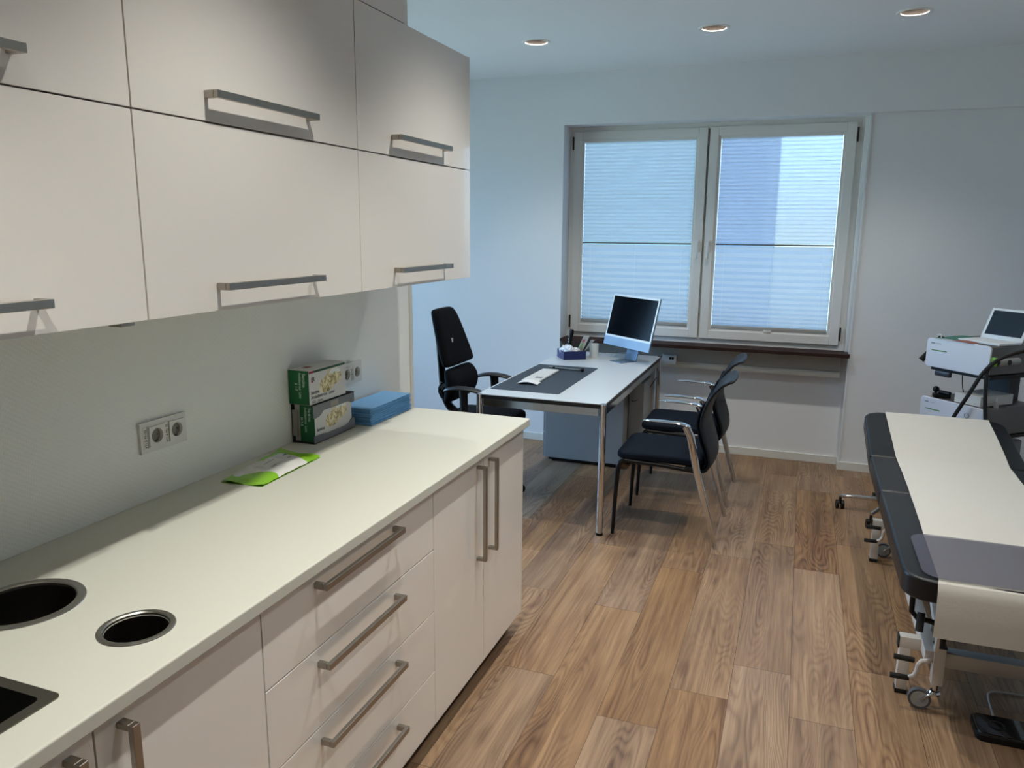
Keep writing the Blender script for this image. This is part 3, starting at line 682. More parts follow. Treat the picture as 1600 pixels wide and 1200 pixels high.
# ------------------------------------------------------------------ desk
DX0,DX1,DY0,DY1=-.039,.7087,3.9186,5.668
t = thing('desk','white topped desk with chrome tube legs below the window','desk',(.33,4.8,0))
MB().box(DX0+.006,DX1-.006,DY0+.006,DY1-.006,.7225,.741).build('tabletop',DESK,t,bevel=.001,smooth=False)
m=MB(); e=.0055
m.box(DX0+e,DX1-e,DY0+e-.001,DY0+.006,.716,.737); m.box(DX0+e,DX1-e,DY1-.006,DY1-e,.716,.737); m.box(DX0+e-.001,DX0+.006,DY0+e,DY1-e,.716,.737); m.box(DX1-.006,DX1-e+.001,DY0+e,DY1-e,.716,.737)
m.build('edge_shadow',mat('edge_shadow_black','0a0b0d',.4),t,smooth=False)  # black strip paints the shadow along the tabletop edge
m=MB(); z0,z1=.672,.714
m.box(DX0+.04,DX1-.04,DY0+.010,DY0+.022,z0,z1); m.box(DX0+.04,DX1-.04,DY1-.022,DY1-.010,z0,z1); m.box(DX0+.010,DX0+.022,DY0+.04,DY1-.04,z0,z1); m.box(DX1-.022,DX1-.010,DY0+.04,DY1-.04,z0,z1)
m.build('apron',mat('apron_steel','a9adb0',.14,1),t,bevel=.001,smooth=False)
for x in (DX0+.016,DX1-.016):
    for y in (DY0+.016,DY1-.016):
        l=MB().cyl((x,y,.012),(x,y,.735),.0185,seg=28).build('leg',CHROME,t)
        MB().lathe([(.0188,0),(.0188,.003),(.012,.0075),(.001,.0085)],(x,y,.735),24).build('leg_cap',CHROME,l)
        MB().cyl((x,y,0),(x,y,.014),.0205,.0195,seg=24).build('glide',BLK,l)
# pedestal under the desk
t = thing('drawer_pedestal','light grey metal drawer pedestal standing under the desk','pedestal',(.25,5.3,0))
MB().box(-.022,.545,5.157,5.585,.030,.600).build('body',GREYP,t,bevel=.003,smooth=False)
for k,(a,b) in enumerate(((.034,.215),(.218,.40),(.403,.597))):
    d_=MB().box(-.040,-.0225,5.162,5.580,a,b).build('drawer',GREYP,t,bevel=.002,smooth=False)
MB().box(0,.53,5.17,5.57,.012,.030).build('plinth',BLK,t,smooth=False)
for x in (.03,.5):
    for y in (5.2,5.54): MB().cyl((x,y,0),(x,y,.013),.016,seg=12).build('foot',BLK,t)
t = thing('side_panel','grey metal privacy panel hanging at the window end of the desk','panel',(.6,5.63,.3))
MB().box(.548,.672,5.612,5.622,.02,.67).build('x',GREYP,t,smooth=False).name='board'
MB().box(.549,.655,5.30,5.60,.05,.60).build('computer_holder',mat('grey_mid','8c8e8f',.35,.2),t,bevel=.003,smooth=False)
# cables under the desk
tag(MB().tube([(.70,5.72,.74),(.69,5.70,.60),(.64,5.45,.50),(.60,5.25,.47),(.585,5.22,.49)],.0028,8,3).build('power_cable',RUB),'thin black cable hanging under the desk at the window end','cable')
# desk pad
tag(MB().prism(rrect(-.018,.400,4.075,4.980,.012),.7412,.7432).build('desk_pad',mat('pad_blue_grey','28343f',.55,bump=.1,bscale=500),smooth=False),'dark blue-grey rectangular desk pad on the white desk','desk pad')
# keyboard
t = thing('keyboard','slim white keyboard lying on the dark desk pad','keyboard',(.14,4.55,.7434),0)
KM=mat('keyboard_white','dfe2e2',.35)
MB().box(.078,.193,4.34,4.768,.7434,.752,bev=.002).build('keyboard_body',mat('kb_grey','b8bcbe',.4),t)
m=MB()
for r in range(6):
    for c in range(21 if r<5 else 12):
        a=.083+r*.0180; b=4.346+c*(.0200 if r<5 else .035); m.box(a,a+.0155,b,b+(.0172 if r<5 else .031),.752,.7545)
m.build('keys',KM,t,smooth=False)
# mouse at the near end of the keyboard
t = thing('mouse','low curved white mouse at the near end of the keyboard','mouse',(.14,4.30,.7434))
m=MB(); m.grid(lambda u,v:(.082+.128*u, 4.262+.075*v, .7436+.024*math.sin(PI*(u*.9+.05))**.8*(.55+.45*math.sin(PI*(v*.8+.1)))),14,8,.004); m.build('shell',KM,t)
MB().box(.092,.20,4.270,4.330,.7434,.7445).build('base',BLK,t,smooth=False)
MB().box(.135,.18,4.43,4.47,.7546,.7550).build('key_mark',mat('mark_grey','6f7780',.5),bpy.data.objects['keyboard'],smooth=False)
# reflex hammer / chrome rod with black knob
t = thing('reflex_hammer','chrome rod with a black round head lying across the desk pad','hammer',(.2,4.82,.7434))
MB().tube([(.098,4.838,.7515),(.20,4.825,.7515),(.325,4.808,.7515)],[.0075,.0075,.0055],12).build('shaft',CHROME,t)
MB().cyl((.128,4.834,.7515),(.145,4.832,.7515),.0079,seg=14).build('grip_ring',BLK,t)
MB().sph((.337,4.805,.757),.0135,(1,1,1)).build('head',BLK,t)
# organiser box
NAV=mat('box_navy','13205a',.3); 
t = thing('storage_box','open navy blue plastic box standing on the desk','box',(.111,5.328,.741),math.radians(33))
m=MB(); w,dp,h,th=.166,.172,.060,.003
m.box(-w/2,w/2,-dp/2,dp/2,0,th); m.box(-w/2,w/2,-dp/2,-dp/2+th,0,h); m.box(-w/2,w/2,dp/2-th,dp/2,0,h); m.box(-w/2,-w/2+th,-dp/2,dp/2,0,h); m.box(w/2-th,w/2,-dp/2,dp/2,0,h); m.box(-.001,.001,-dp/2,dp/2,0,h*.8)
m.box(-.0035,.0035,-dp/2-.0008,-dp/2,0,h)
bmesh.ops.translate(m.bm,verts=m.bm.verts,vec=(0,0,.0006))
m.build('tray',NAV,t,local=True,bevel=.001,smooth=False)
def inbox(x,y,z):
    c,s=math.cos(math.radians(33)),math.sin(math.radians(33)); return Vector((.111+x*c-y*s,5.328+x*s+y*c,.741+z))
# otoscope-like handle
t = thing('otoscope','black and silver handled otoscope standing in the blue box','instrument',inbox(-.035,.02,.005))
a=inbox(-.030,.01,.010); b=inbox(.010,.03,.205)
d_=(b-a)
MB().tube([a,a+d_*.6],.012,14).build('grip',mat('silver_grip','c7cacc',.2,.9),t); MB().tube([a+d_*.45,a+d_*.62],.0135,14).build('collar',BLK,t)
MB().tube([a+d_*.62,a+d_*.78,a+d_*.92,b],[.013,.017,.018,.012],14).build('head',BLK,t)
for k in range(5):
    q=a+d_*(.35+.1*k); MB().sph(q+Vector((-.008,-.011,0)),.0042).build('highlight_stud',mat('silver_stud','e6e8ea',.15,.9),t)
# crumpled tissue papers
for k,(x,y,s) in enumerate(((-.050,.010,.034),(-.030,-.048,.036),(.018,-.045,.030))):
    m=MB(); m.sph((0,0,0),1,seg=14)
    rr=random.Random(k+4)
    for v in m.bm.verts:
        v.co*= s*(.75+.45*rr.random()); 
    p=inbox(x,y,(.060,.062,.052)[k]); bmesh.ops.translate(m.bm,verts=m.bm.verts,vec=p)
    o=m.build('crumpled_paper',mat('tissue_white','dfe3ea',.8),smooth=False)
    tag(o,('crumpled white tissue at the left of the blue box','crumpled white tissue in the middle of the blue box','crumpled white tissue next to the leaflets in the blue box')[k],'tissue')
tag(MB().sph(inbox(-.066,-.066,.052),.010,(1.4,1,.8)).build('ear_tip',mat('cream_yellow','d9d09a',.5)),'small yellowish tip at the left front corner of the blue box','ear tip')
# leaflets leaning
for k,(x,c,lab,lean) in enumerate(((.020,'d8d8d4','pale printed leaflet leaning out of the blue box, leftmost leaflet',.085),(.036,'15161b','black leaflet leaning out of the blue box between two pale ones',.100),(.050,'cfcfd0','pale grey leaflet leaning out of the blue box, rightmost leaflet',.112))):
    a=inbox(.018+.012*k,-.008+.024*k,.006); b=a+Vector((.036,.022,0)); u=Vector((.072+.016*k,-.010,.158-.016*k)); m=MB()
    nn=(b-a).cross(u).normalized()*.0016
    P=[a,b,b+u,a+u]; A=[m.bm.verts.new(p+nn) for p in P]; B=[m.bm.verts.new(p-nn) for p in P]
    m.bm.faces.new(A); m.bm.faces.new(B[::-1])
    for i in range(4): m.bm.faces.new((A[i],A[(i+1)%4],B[(i+1)%4],B[i]))
    o=m.build('leaflet',mat('leaf_'+c,c,.5),smooth=False); tag(o,lab,'leaflet')
    if k==0:
        for (s0,s1,cc) in ((.45,.68,'a6c88a'),(.72,.86,'c9798a')):
            m=MB(); Q=[a+(b-a)*.05+u*s0,a+(b-a)*.6+u*s0,a+(b-a)*.6+u*s1,a+(b-a)*.05+u*s1]; m.bm.faces.new([m.bm.verts.new(p+nn*1.6*(1 if nn.y<0 else -1)) for p in Q]); 
            oo=m.build('printed_panel',mat('lp_'+cc,cc,.5),smooth=False); oo.parent=o
t = thing('white_cup','plain white beaker standing behind the blue box','cup',(.255,5.42,.741))
MB().lathe([(.001,.001),(.030,.0008),(.033,.10),(.031,.10),(.028,.006),(.001,.006)],(.255,5.42,.741),28).build('beaker',mat('cup_white','d5d8d2',.4),t)

# ------------------------------------------------------------------ all-in-one computer
t = thing('desktop_computer','pale blue all-in-one computer with black screen on the desk','computer',(.50,5.34,.741),-.708)
ALU=mat('alu_pale_blue','7b92a8',.35,.35); ALUS=mat('alu_stand','66788a',.3,.6)
SW,SH,BZ,TI=.521,.373,.836-.741,.233
MT=Matrix.Translation((0,0,BZ)) @ Matrix.Rotation(-TI,4,'X')
MB().box(-SW/2,SW/2,.0,.0115,0,SH,M=MT,bev=.002).build('housing',ALU,t,local=True)
MB().box(-SW/2+.001,SW/2-.001,-.0012,.0,.062,SH-.001,M=MT).build('bezel',mat('bezel_white','d7dadb',.25),t,local=True,smooth=False)
MB().box(-SW/2+.014,SW/2-.014,-.0019,-.0012,.076,SH-.015,M=MT).build('screen',mat('screen_black','030408',.12,spec=.06),t,local=True,smooth=False)
MB().box(-SW/2,SW/2,-.0012,.0,.0,.062,M=MT).build('chin',mat('chin_blue','7f9cba',.4),t,local=True,smooth=False)
m=MB(); hw=.065
P=[(.040,.003),(.046,.003),(.060,.15),(.055,.152)]
m.prism([(-.001,.004),(.006,.004),(.052,.175),(.044,.175)],-hw,hw,Matrix(((0,0,1,0),(1,0,0,.05),(0,1,0,0),(0,0,0,1))))
m.build('stand_neck',ALUS,t,local=True,bevel=.001,smooth=False)
MB().box(-hw,hw,-.085,.060,.0005,.0045,bev=.001).build('stand_foot',ALUS,t,local=True)
tag(MB().tube([(.42,5.47,.7435),(.37,5.44,.7435),(.385,5.41,.752),(.41,5.45,.775),(.47,5.48,.78),(.50,5.46,.78)],.0022,8,3).build('computer_cable',mat('cable_pale','c9d6de',.5)),'thin pale cable looping beside the foot of the computer','cable')

# ------------------------------------------------------------------ visitor chairs
def visitor_chair(loc,label):
    t=thing('visitor_chair',label,'chair',loc,0,'visitor chairs in front of the desk')
    BM=mat('black_metal','0e1013',.35,.4)
    for s in (-1,1):
        l=MB().tube([(-.276,s*.236,.0),(-.268,s*.236,.20),(-.258,s*.234,.385),(-.245,s*.230,.418),(-.215,s*.225,.424)],[.0095,.012,.0135,.0135,.0125],12,1).build('front_leg',BM,t,local=True)
    m=MB()
    for s in (-1,1): m.tube([(-.23,s*.225,.424),(0,s*.22,.416),(.17,s*.215,.400)],.0115,10)
    m.tube([(-.215,-.225,.424),(-.215,.225,.424)],.010,10); m.tube([(.15,-.23,.402),(.15,.23,.402)],.010,10)
    m.build('seat_frame',BM,t,local=True)
    m=MB()
    def seat(u,v):
        x=-.272+.452*u; y=(-1+2*v)*.232
        return (x,y,0)
    m.prism(rrect(-.274,.185,-.232,.232,.06,6),.430,.470); 
    o=m.build('seat',NAVY,t,local=True,bevel=.014,seg=4)
    for s in (-1,1):
        m=MB(); y=s*.256
        m.tube([(.098,y,.652),(.125,y,.60),(.165,y*1.0,.42),(.285,y,.0)],[.016,.017,.0155,.010],14,0,sec=(.55,1.25)); m.build('rear_leg',CHROME,t,local=True)
        m=MB(); m.tube([(-.125,y,.664),(-.10,y,.668),(.02,y,.667),(.085,y,.664),(.118,y,.650)],[.012,.018,.019,.019,.016],14,1,sec=(1.2,.42)); m.build('armrest',CHROME,t,local=True)
        MB().box(.10,.155,*sorted((s*.205,s*.25)),.405,.43,bev=.004).build('bracket',BM,t,local=True)
    prof=[(.150,.395),(.195,.405),(.213,.445),(.203,.50),(.178,.57),(.158,.64),(.160,.70),(.180,.765),(.213,.825),(.255,.872),(.295,.893),(.318,.885)]
    n=len(prof)-1
    def shell(u,v):
        k=u*n; i=min(int(k),n-1); fr=k-i; x=prof[i][0]*(1-fr)+prof[i+1][0]*fr; z=prof[i][1]*(1-fr)+prof[i+1][1]*fr
        wdt=.205+.012*math.sin(PI*u) - (.060*((u-.86)/.14)**2 if u>.86 else 0) - (.045*((.12-u)/.12)**2 if u<.12 else 0)
        w=(-1+2*v); x += .022*(1-w*w)*(.4+.6*math.sin(PI*min(1,u*1.1)))
        return (x,w*wdt,z)
    m=MB(); m.grid(shell,36,14,.016); m.build('backrest',MESHN,t,local=True,sub=1)
    def pad(u,v):
        x,y,z=shell(.10+.55*u,v*.90+.05); return (x-.016-.010*math.sin(PI*u),y,z)
    m=MB(); m.grid(pad,20,10,.014); m.build('back_pad',NAVY,t,local=True,sub=1)
    return t
va=visitor_chair((1.030,4.222,0),'near chrome-armed dark navy visitor chair, closer to the camera')
vb=copy_tree(va); vb.location=(1.030,4.898,0); vb['label']='far chrome-armed dark navy visitor chair, closer to the window wall'

# ------------------------------------------------------------------ office swivel chair
t=thing('office_chair','black high-backed office swivel chair behind the desk','chair',(-.24,4.47,0),0)
OC=-.24
def W_(x,y,z): return (x,y,z)
def loftcush(t,name,rows,th,matx,sub=2):
    """rows: list of (x,z,y0,y1) from bottom to top: rounded cushion"""
    m=MB(); ns=12; rings=[]
    for (x,z,y0,y1,thk) in rows:
        cy,hw=(y0+y1)/2,(y1-y0)/2; ring=[]
        for k in range(ns):
            a=2*PI*k/ns; c,s=math.cos(a),math.sin(a)
            ring.append(m.bm.verts.new((x+(abs(s)**.5)*(1 if s>0 else -1)*thk/2, cy+(abs(c)**.4)*(1 if c>0 else -1)*hw, z)))
        rings.append(ring)
    for i in range(len(rings)-1):
        for k in range(ns): m.bm.faces.new((rings[i][k],rings[i][(k+1)%ns],rings[i+1][(k+1)%ns],rings[i+1][k]))
    m.bm.faces.new(rings[0][::-1]); m.bm.faces.new(rings[-1])
    return m.build(name,matx,t,sub=sub)
loftcush(t,'upper_backrest',[(-.395,.800,4.26,4.69,.03),(-.398,.815,4.25,4.70,.06),(-.425,.90,4.265,4.675,.075),(-.455,1.00,4.285,4.65,.075),(-.485,1.10,4.305,4.625,.07),(-.505,1.145,4.32,4.61,.055),(-.510,1.158,4.34,4.59,.02)],.06,FABB)
loftcush(t,'lower_backrest',[(-.40,.575,4.28,4.665,.03),(-.395,.59,4.265,4.68,.07),(-.37,.66,4.255,4.69,.09),(-.375,.73,4.26,4.685,.085),(-.40,.775,4.275,4.67,.06),(-.405,.787,4.30,4.65,.02)],.06,FABB)
m=MB(); m.box(-.4150,-.4035,4.392,4.404,.950,.975,M=None); m.build('fabric_tag',mat('tag_white','c8cacc',.5),t,smooth=False)
m=MB(); m.tube([(-.30,4.47,.455),(-.42,4.47,.47),(-.50,4.47,.56),(-.515,4.47,.75),(-.545,4.47,1.02)],[.03,.03,.026,.026,.018],12,2,sec=(1.5,.8)); m.build('spine',BLK,t)
m=MB()
for yy in (4.33,4.61): m.tube([(-.45,yy,.70),(-.475,yy,.65),(-.45,yy,.60)],.008,8,1)
m.tube([(-.46,4.33,.65),(-.50,4.47,.66),(-.46,4.61,.65)],.010,8,1); m.build('back_bracket',BLK,t)
m=MB(); m.prism(rrect(-.455,.005,4.235,4.705,.07,6),.425,.485); m.build('seat',FABB,t,bevel=.02,seg=4)
MB().box(-.33,-.13,4.37,4.57,.385,.424,bev=.01).build('mechanism',BLK,t)
for s,yy in ((-1,4.215),(1,4.725)):
    ar=MB().tube([(-.24,yy-s*.03,.42),(-.24,yy,.44),(-.245,yy,.56),(-.25,yy,.685)],[.02,.02,.022,.025],12,1,sec=(.7,1.2)).build('armrest',BLK,t)
    m=MB(); m.tube([(-.375,yy,.672),(-.355,yy,.685),(-.27,yy,.700),(-.16,yy,.690),(-.105,yy,.668)],[.012,.020,.022,.021,.012],14,1,sec=(1.7,.62)); m.build('arm_pad',mat('arm_pad','15171a',.45),ar)
m=MB(); m.cyl((OC,4.47,.10),(OC,4.47,.39),.024,seg=18); m.build('gas_lift',BLK,t)
m=MB(); m.cyl((OC,4.47,.07),(OC,4.47,.12),.045,.035,seg=20)
for k in range(5):
    a=math.radians(72*k-4); m.tube([(OC+.03*math.cos(a),4.47+.03*math.sin(a),.10),(OC+.29*math.cos(a),4.47+.29*math.sin(a),.072)],[.022,.014],10)
m.build('star_base',BLK,t)
for k in range(5):
    a=math.radians(72*k-4); x,y=OC+.285*math.cos(a),4.47+.285*math.sin(a); px,py=-math.sin(a+.6),math.cos(a+.6)
    c_=MB()
    for s in (-1,1): c_.cyl((x+px*s*.007,y+py*s*.007,.027),(x+px*s*.024,y+py*s*.024,.027),.027,seg=20)
    c_.cyl((x,y,.027),(x,y,.066),.008); c_.build('caster',BLK,t)

# ------------------------------------------------------------------ treatment couch
t=thing('treatment_couch','black vinyl treatment couch on a white steel base','couch',(2.33,3.5,0))
ZTOP=.60
def cush(name,y0,y1,z0a,z1a,near=False,far=False):
    """cushion section; z0a / z1a: top height at near and far end"""
    L=math.hypot(y1-y0,z1a-z0a); ang=math.atan2(z1a-z0a,y1-y0)
    rn=.085 if near else .012; rf=.085 if far else .012
    pts=[]
    def arc(cx,cy,r,a0):
        for k in range(8):
            q=math.radians(a0+90*k/7); pts.append((cx+r*math.cos(q),cy+r*math.sin(q)))
    x0,x1=2.005,2.665
    arc(x1-rn,rn,rn,-90); arc(x1-rf,L-rf,rf,0); arc(x0+rf,L-rf,rf,90); arc(x0+rn,rn,rn,180)
    M=Matrix.Translation((0,y0,z0a)) @ Matrix.Rotation(ang,4,'X')
    return MB().prism(pts,-.075,0,M).build(name,LEATH,t,bevel=.030,seg=6)
cush('cushion_near',2.52,3.398,.600,.600,near=True); cush('cushion_middle',3.402,3.938,.600,.600); cush('cushion_head',3.942,4.50,.600,.700,far=True)
for o in list(COL.objects):
    if o.name.startswith('cushion_'): o.name='cushion'
WST=mat('white_steel','cbc6bf',.3,coat=.3)
def tb(p0,p1,w,h,m_=WST,nm='frame_tube',par=None,bev=.002):
    """square tube between two points"""
    p0,p1=Vector(p0),Vector(p1); d=p1-p0; L=d.length; x=d.normalized(); zz=Vector((0,0,1)) if abs(x.z)<.95 else Vector((0,1,0)); y=zz.cross(x).normalized(); z=x.cross(y)
    M=Matrix(((x.x,y.x,z.x,p0.x),(x.y,y.y,z.y,p0.y),(x.z,y.z,z.z,p0.z),(0,0,0,1)))
    return MB().box(0,L,-w/2,w/2,-h/2,h/2,M=M,bev=bev).build(nm,m_,par or t)
# base frame
for x in (2.155,2.555): tb((x,2.80,.205),(x,4.18,.205),.042,.045,nm='base_rail')
for y in (2.90,4.12):
    for s,xx,ix in ((-1,2.085,2.155),(1,2.625,2.555)):
        tb((xx-s*.0+(.02 if s>0 else -.02),y,.200),(ix,y,.200),.038,.045,nm='foot_arm')
        tb((xx,y,.014),(xx,y,.18),.036,.040,nm='foot_post'); tb((xx,y,.0),(xx,y,.018),.039,.043,RUB,nm='foot_cap')
        tb((xx+(s*.021),y,.200),(xx+s*.025,y,.200),.040,.047,RUB,nm='tube_cap')
tb((2.175,2.835,.195),(2.555,2.835,.195),.05,.055,mat('steel_pale','a9adae',.3,.5),nm='cross_beam')
tb((2.17,2.96,.245),(2.50,2.96,.245),.03,.03,mat('steel_pale','a9adae',.3,.5),nm='cross_bar'); tb((2.17,4.08,.205),(2.50,4.08,.205),.04,.045,nm='cross_beam')
for y,sy in ((2.81,-1),(4.19,1)):
    for x in (2.180,2.56):
        tb((x,y,.105),(x,y,.245),.036,.040,nm='end_post'); tb((x,y,.245),(x,y,.252),.040,.044,RUB,nm='tube_cap')
        cs=MB().cyl((x,y,.06),(x,y,.106),.010,seg=14).build('caster',CHROME,t)
        m=MB(); m.cyl((x-.045,y-.009+sy*.0,.037),(x-.045,y+.009,.037),.037,seg=28); m.build('wheel',mat('wheel_grey','55575a',.5),cs)
        m=MB(); m.cyl((x-.045,y-.0105,.037),(x-.045,y+.0105,.037),.029,seg=28); m.build('wheel_disc',mat('wheel_disc','9a9c9c',.4),cs)
        m=MB(); m.tube([(x,y-.014,.068),(x-.022,y-.014,.060),(x-.045,y-.014,.037)],.005,8,1); m.tube([(x,y+.014,.068),(x-.022,y+.014,.060),(x-.045,y+.014,.037)],.005,8,1); m.lathe([(.018,.062),(.020,.070),(.016,.076)],(x,y,0),20); m.build('fork',CHROME,cs)
# pedal cranks
for y,d in ((2.81,1),(4.10,1)):
    c_=MB().tube([(2.15,y-.03,.20),(2.115,y-.035,.195),(2.11,y-.035,.14),(2.085,y-.035,.125)],.008,10,1).build('pedal_crank',WST,t)
    MB().tube([(2.03,y-.035,.125),(2.09,y-.035,.125)],.0095,12).build('pedal_grip',RUB,c_)
    MB().tube([(2.035,y-.04,.200),(2.10,y-.04,.198)],.0095,12).build('pedal_grip',RUB,c_)
# far crank lever
c_=MB().tube([(2.16,4.16,.215),(2.155,4.22,.30),(2.15,4.24,.31)],.008,10,0).build('crank_lever',WST,t); MB().tube([(2.08,4.24,.312),(2.155,4.24,.31)],.009,10).build('lever_grip',RUB,c_)
# upper frame
for x in (2.18,2.49): tb((x,2.60,.505),(x,3.93,.505),.03,.035,nm='top_rail')
for y in (2.62,3.40,3.91): tb((2.18,y,.505),(2.49,y,.505),.03,.03,nm='top_cross')
for x in (2.20,2.47): tb((x,2.98,.23),(x,3.62,.49),.03,.035,nm='lift_arm'); tb((x+ (.035 if x<2.3 else -.035),3.98,.23),(x+(.035 if x<2.3 else -.035),3.34,.49),.03,.035,nm='lift_arm')
MB().cyl((2.335,3.1,.24),(2.335,3.55,.44),.03,seg=18).build('lift_motor',BLK,t)
MB().cyl((2.335,3.55,.44),(2.335,3.85,.50),.012,seg=14).build('motor_rod',CHROME,t)
MB().tube([(2.40,3.98,.545),(2.40,4.30,.50)],.010,10).build('head_strut',CHROME,t)
tb((2.19,3.945,.515),(2.19,4.42,.603),.025,.025,nm='head_rail'); tb((2.48,3.945,.515),(2.48,4.42,.603),.025,.025,nm='head_rail')
# end lever with black grip under the near cushion
c_=MB().tube([(2.055,2.66,.49),(2.055,2.655,.41),(2.13,2.65,.405),(2.155,2.65,.38),(2.155,2.65,.33)],.009,10,1).build('adjust_lever',BLK,t)
MB().tube([(2.075,2.60,.455),(2.070,2.575,.40)],.012,12).build('lever_grip',RUB,c_)
tb((2.15,2.66,.49),(2.155,2.74,.27),.012,.035,nm='stay')
# paper roll sheet
def paper(u,v):
    S=[(4.515,.695),(4.49,.7035),(4.2,.6505),(3.945,.6035),(3.90,.6035),(3.4,.603),(2.75,.603),(2.56,.603),(2.522,.598),(2.508,.580),(2.503,.54),(2.500,.50),(2.500,.428)]
    D=[0]
    for i in range(len(S)-1): D.append(D[-1]+math.hypot(S[i+1][0]-S[i][0],S[i+1][1]-S[i][1]))
    q=u*D[-1]; i=0
    while i<len(S)-2 and D[i+1]<q: i+=1
    f=(q-D[i])/(D[i+1]-D[i]); y=S[i][0]*(1-f)+S[i+1][0]*f; z=S[i][1]*(1-f)+S[i+1][1]*f
    x0=2.108+.010*math.sin(y*2.1)+ (0.012 if y<2.52 else 0)*0; x1=2.585+.008*math.sin(y*3+1)
    x=x0+(x1-x0)*v; wr=.0013*(1+math.sin(y*21+3*v)*math.sin(y*7+v*5))
    if y<2.53: return (x-.004*u, y-.003*math.sin(v*5+1)*(.6-z)*4-.004, z)
    return (x,y,z+wr)
tag(MB().grid(paper,150,14,.0004).build('couch_paper',PAPER),'long off-white paper sheet covering the couch and hanging over its near end','paper sheet')
PS=bpy.data.materials.new('plastic_sheet'); PS.use_nodes=True; pb=PS.node_tree.nodes['Principled BSDF']; pb.inputs['Base Color'].default_value=lin('5b5b6b'); pb.inputs['Alpha'].default_value=.42; pb.inputs['Roughness'].default_value=.3
m=MB(); m.prism(rrect(2.058,2.615,2.530,2.915,.06,8),.6068,.6078); tag(m.build('plastic_cover',PS,smooth=False),'translucent grey-violet plastic sheet lying over the foot of the couch','plastic sheet')

# ------------------------------------------------------------------ stool behind the couch
t=thing('swivel_stool','round black swivel stool on a chrome five-star base beyond the couch','stool',(2.225,4.85,0))
SCX,SCY=2.225,4.85
MB().lathe([(.001,.44),(.15,.44),(.168,.452),(.172,.475),(.168,.497),(.15,.508),(.001,.510)],(SCX,SCY,0),40).build('seat',LEATH,t)
MB().cyl((SCX,SCY,.09),(SCX,SCY,.44),.022,seg=20).build('gas_lift',BLK,t)
m=MB(); m.cyl((SCX,SCY,.072),(SCX,SCY,.12),.04,.03,seg=20)
for k in range(5):
    a=math.radians(172+72*k); m.tube([(SCX+.02*math.cos(a),SCY+.02*math.sin(a),.098),(SCX+.275*math.cos(a),SCY+.275*math.sin(a),.080)],[.014,.011],12)
m.build('star_base',CHROME,t)
for k in range(5):
    a=math.radians(172+72*k); x,y=SCX+.272*math.cos(a),SCY+.272*math.sin(a); px,py=1,.1
    c_=MB()
    for s in (-1,1): c_.cyl((x+px*s*.006,y+py*s*.006,.026),(x+px*s*.023,y+py*s*.023,.026),.026,seg=20)
    c_.cyl((x,y,.03),(x,y,.075),.008); c_.build('caster',BLK,t)

# ------------------------------------------------------------------ foot switch
t=thing('foot_switch','flat black foot switch with bright edge on the floor by the couch','foot switch',(2.45,2.735,0))
m=MB(); m.prism(rrect(2.292,2.60,2.675,2.805,.022,5),0,.024); m.build('base',BLK,t,bevel=.003,seg=2)
MB().prism(rrect(2.297,2.595,2.680,2.800,.020,5),.0242,.0262).build('steel_edge',STEEL,t,smooth=False)
MB().prism(rrect(2.300,2.592,2.683,2.797,.018,5),.0263,.030).build('top_plate',mat('gloss_black','0f1216',.12,coat=1),t,smooth=False)
for x in (2.36,2.53): MB().lathe([(.026,0),(.026,.002),(.020,.002),(.020,0)],(x,2.74,.0301),28).build('button_ring',mat('ring_dark','1b1e24',.3),t)
tag(MB().tube([(2.365,2.800,.018),(2.372,2.86,.008),(2.378,2.95,.006),(2.385,2.99,.006),(2.41,3.01,.006),(2.50,3.015,.006),(2.70,3.00,.006),(2.95,3.05,.006)],.0035,8,2).build('switch_cable',mat('cable_grey','9c988f',.5)),'pale grey cable running from the foot switch under the couch','cable')

# ------------------------------------------------------------------ diagnostic device trolley
RZ=math.atan2(-.75,.66)
t=thing('device_trolley','grey trolley with two white-fronted diagnostic units beside the wall','trolley',(2.476,4.85,0),RZ)
TG=mat('device_grey','5b5a58',.45); TW_=mat('device_white','cfd3de',.3); LIME=mat('lime_green','6fae1e',.45); BARG=mat('bar_green','3f7d2a',.45)
FW=.1995
def unit(z0,z1,nm):
    u_=MB().box(-FW+.012,FW-.004,.012,.43,z0+.006,z1-.004,bev=.008,seg=3).build(nm,TG,t,local=True)
    m=MB(); m.prism(rrect(-FW,FW,z0,z1,.020,5),-.012,.0,Matrix(((1,0,0,0),(0,0,-1,0),(0,1,0,0),(0,0,0,1)))); m.build('front_panel',TW_,u_,local=True,bevel=.003,smooth=False)
    MB().box(-FW+.035,-FW+.135,-.0006,-.0001,z1-.070,z1-.0645).build('green_bar',BARG,u_,local=True,smooth=False)
    MB().box(FW-.002,FW+.026,.010,.026,z0+.062,z0+.108,bev=.002).build('green_tab',LIME,u_,local=True)
    cosr,sinr=math.cos(RZ),math.sin(RZ)
    o0=Vector((2.476,4.85,0)); L2=lambda x,y,z: o0+Vector((x*cosr-y*sinr, x*sinr+y*cosr, z))
    p=L2(-FW+.028,-.0008,z1-.030)
    # small grey brand lettering, unreadable in the photograph
    text('novo',.013,p,(cosr,sinr,0),(0,0,1),mat('ink_dark','4a5160',.5),u_,name='lettering',bold=.0005)
    text('medics',.012,L2(-FW+.062,-.0008,z1-.030),(cosr,sinr,0),(0,0,1),mat('ink_pale','8f96a0',.5),u_,name='lettering')
    return u_
ua=unit(.893,1.058,'upper_unit'); ub=unit(.550,.715,'lower_unit')
m=MB(); m.lathe([(.015,0),(.015,.0012),(.0125,.0012),(.0125,0)],(0,0,0),24); bmesh.ops.transform(m.bm,matrix=Matrix.Translation((.105,-.0001,.660)) @ Matrix.Rotation(PI/2,4,'X'),verts=m.bm.verts); m.build('power_button',mat('ring_grey','6c7078',.4),ub,local=True)
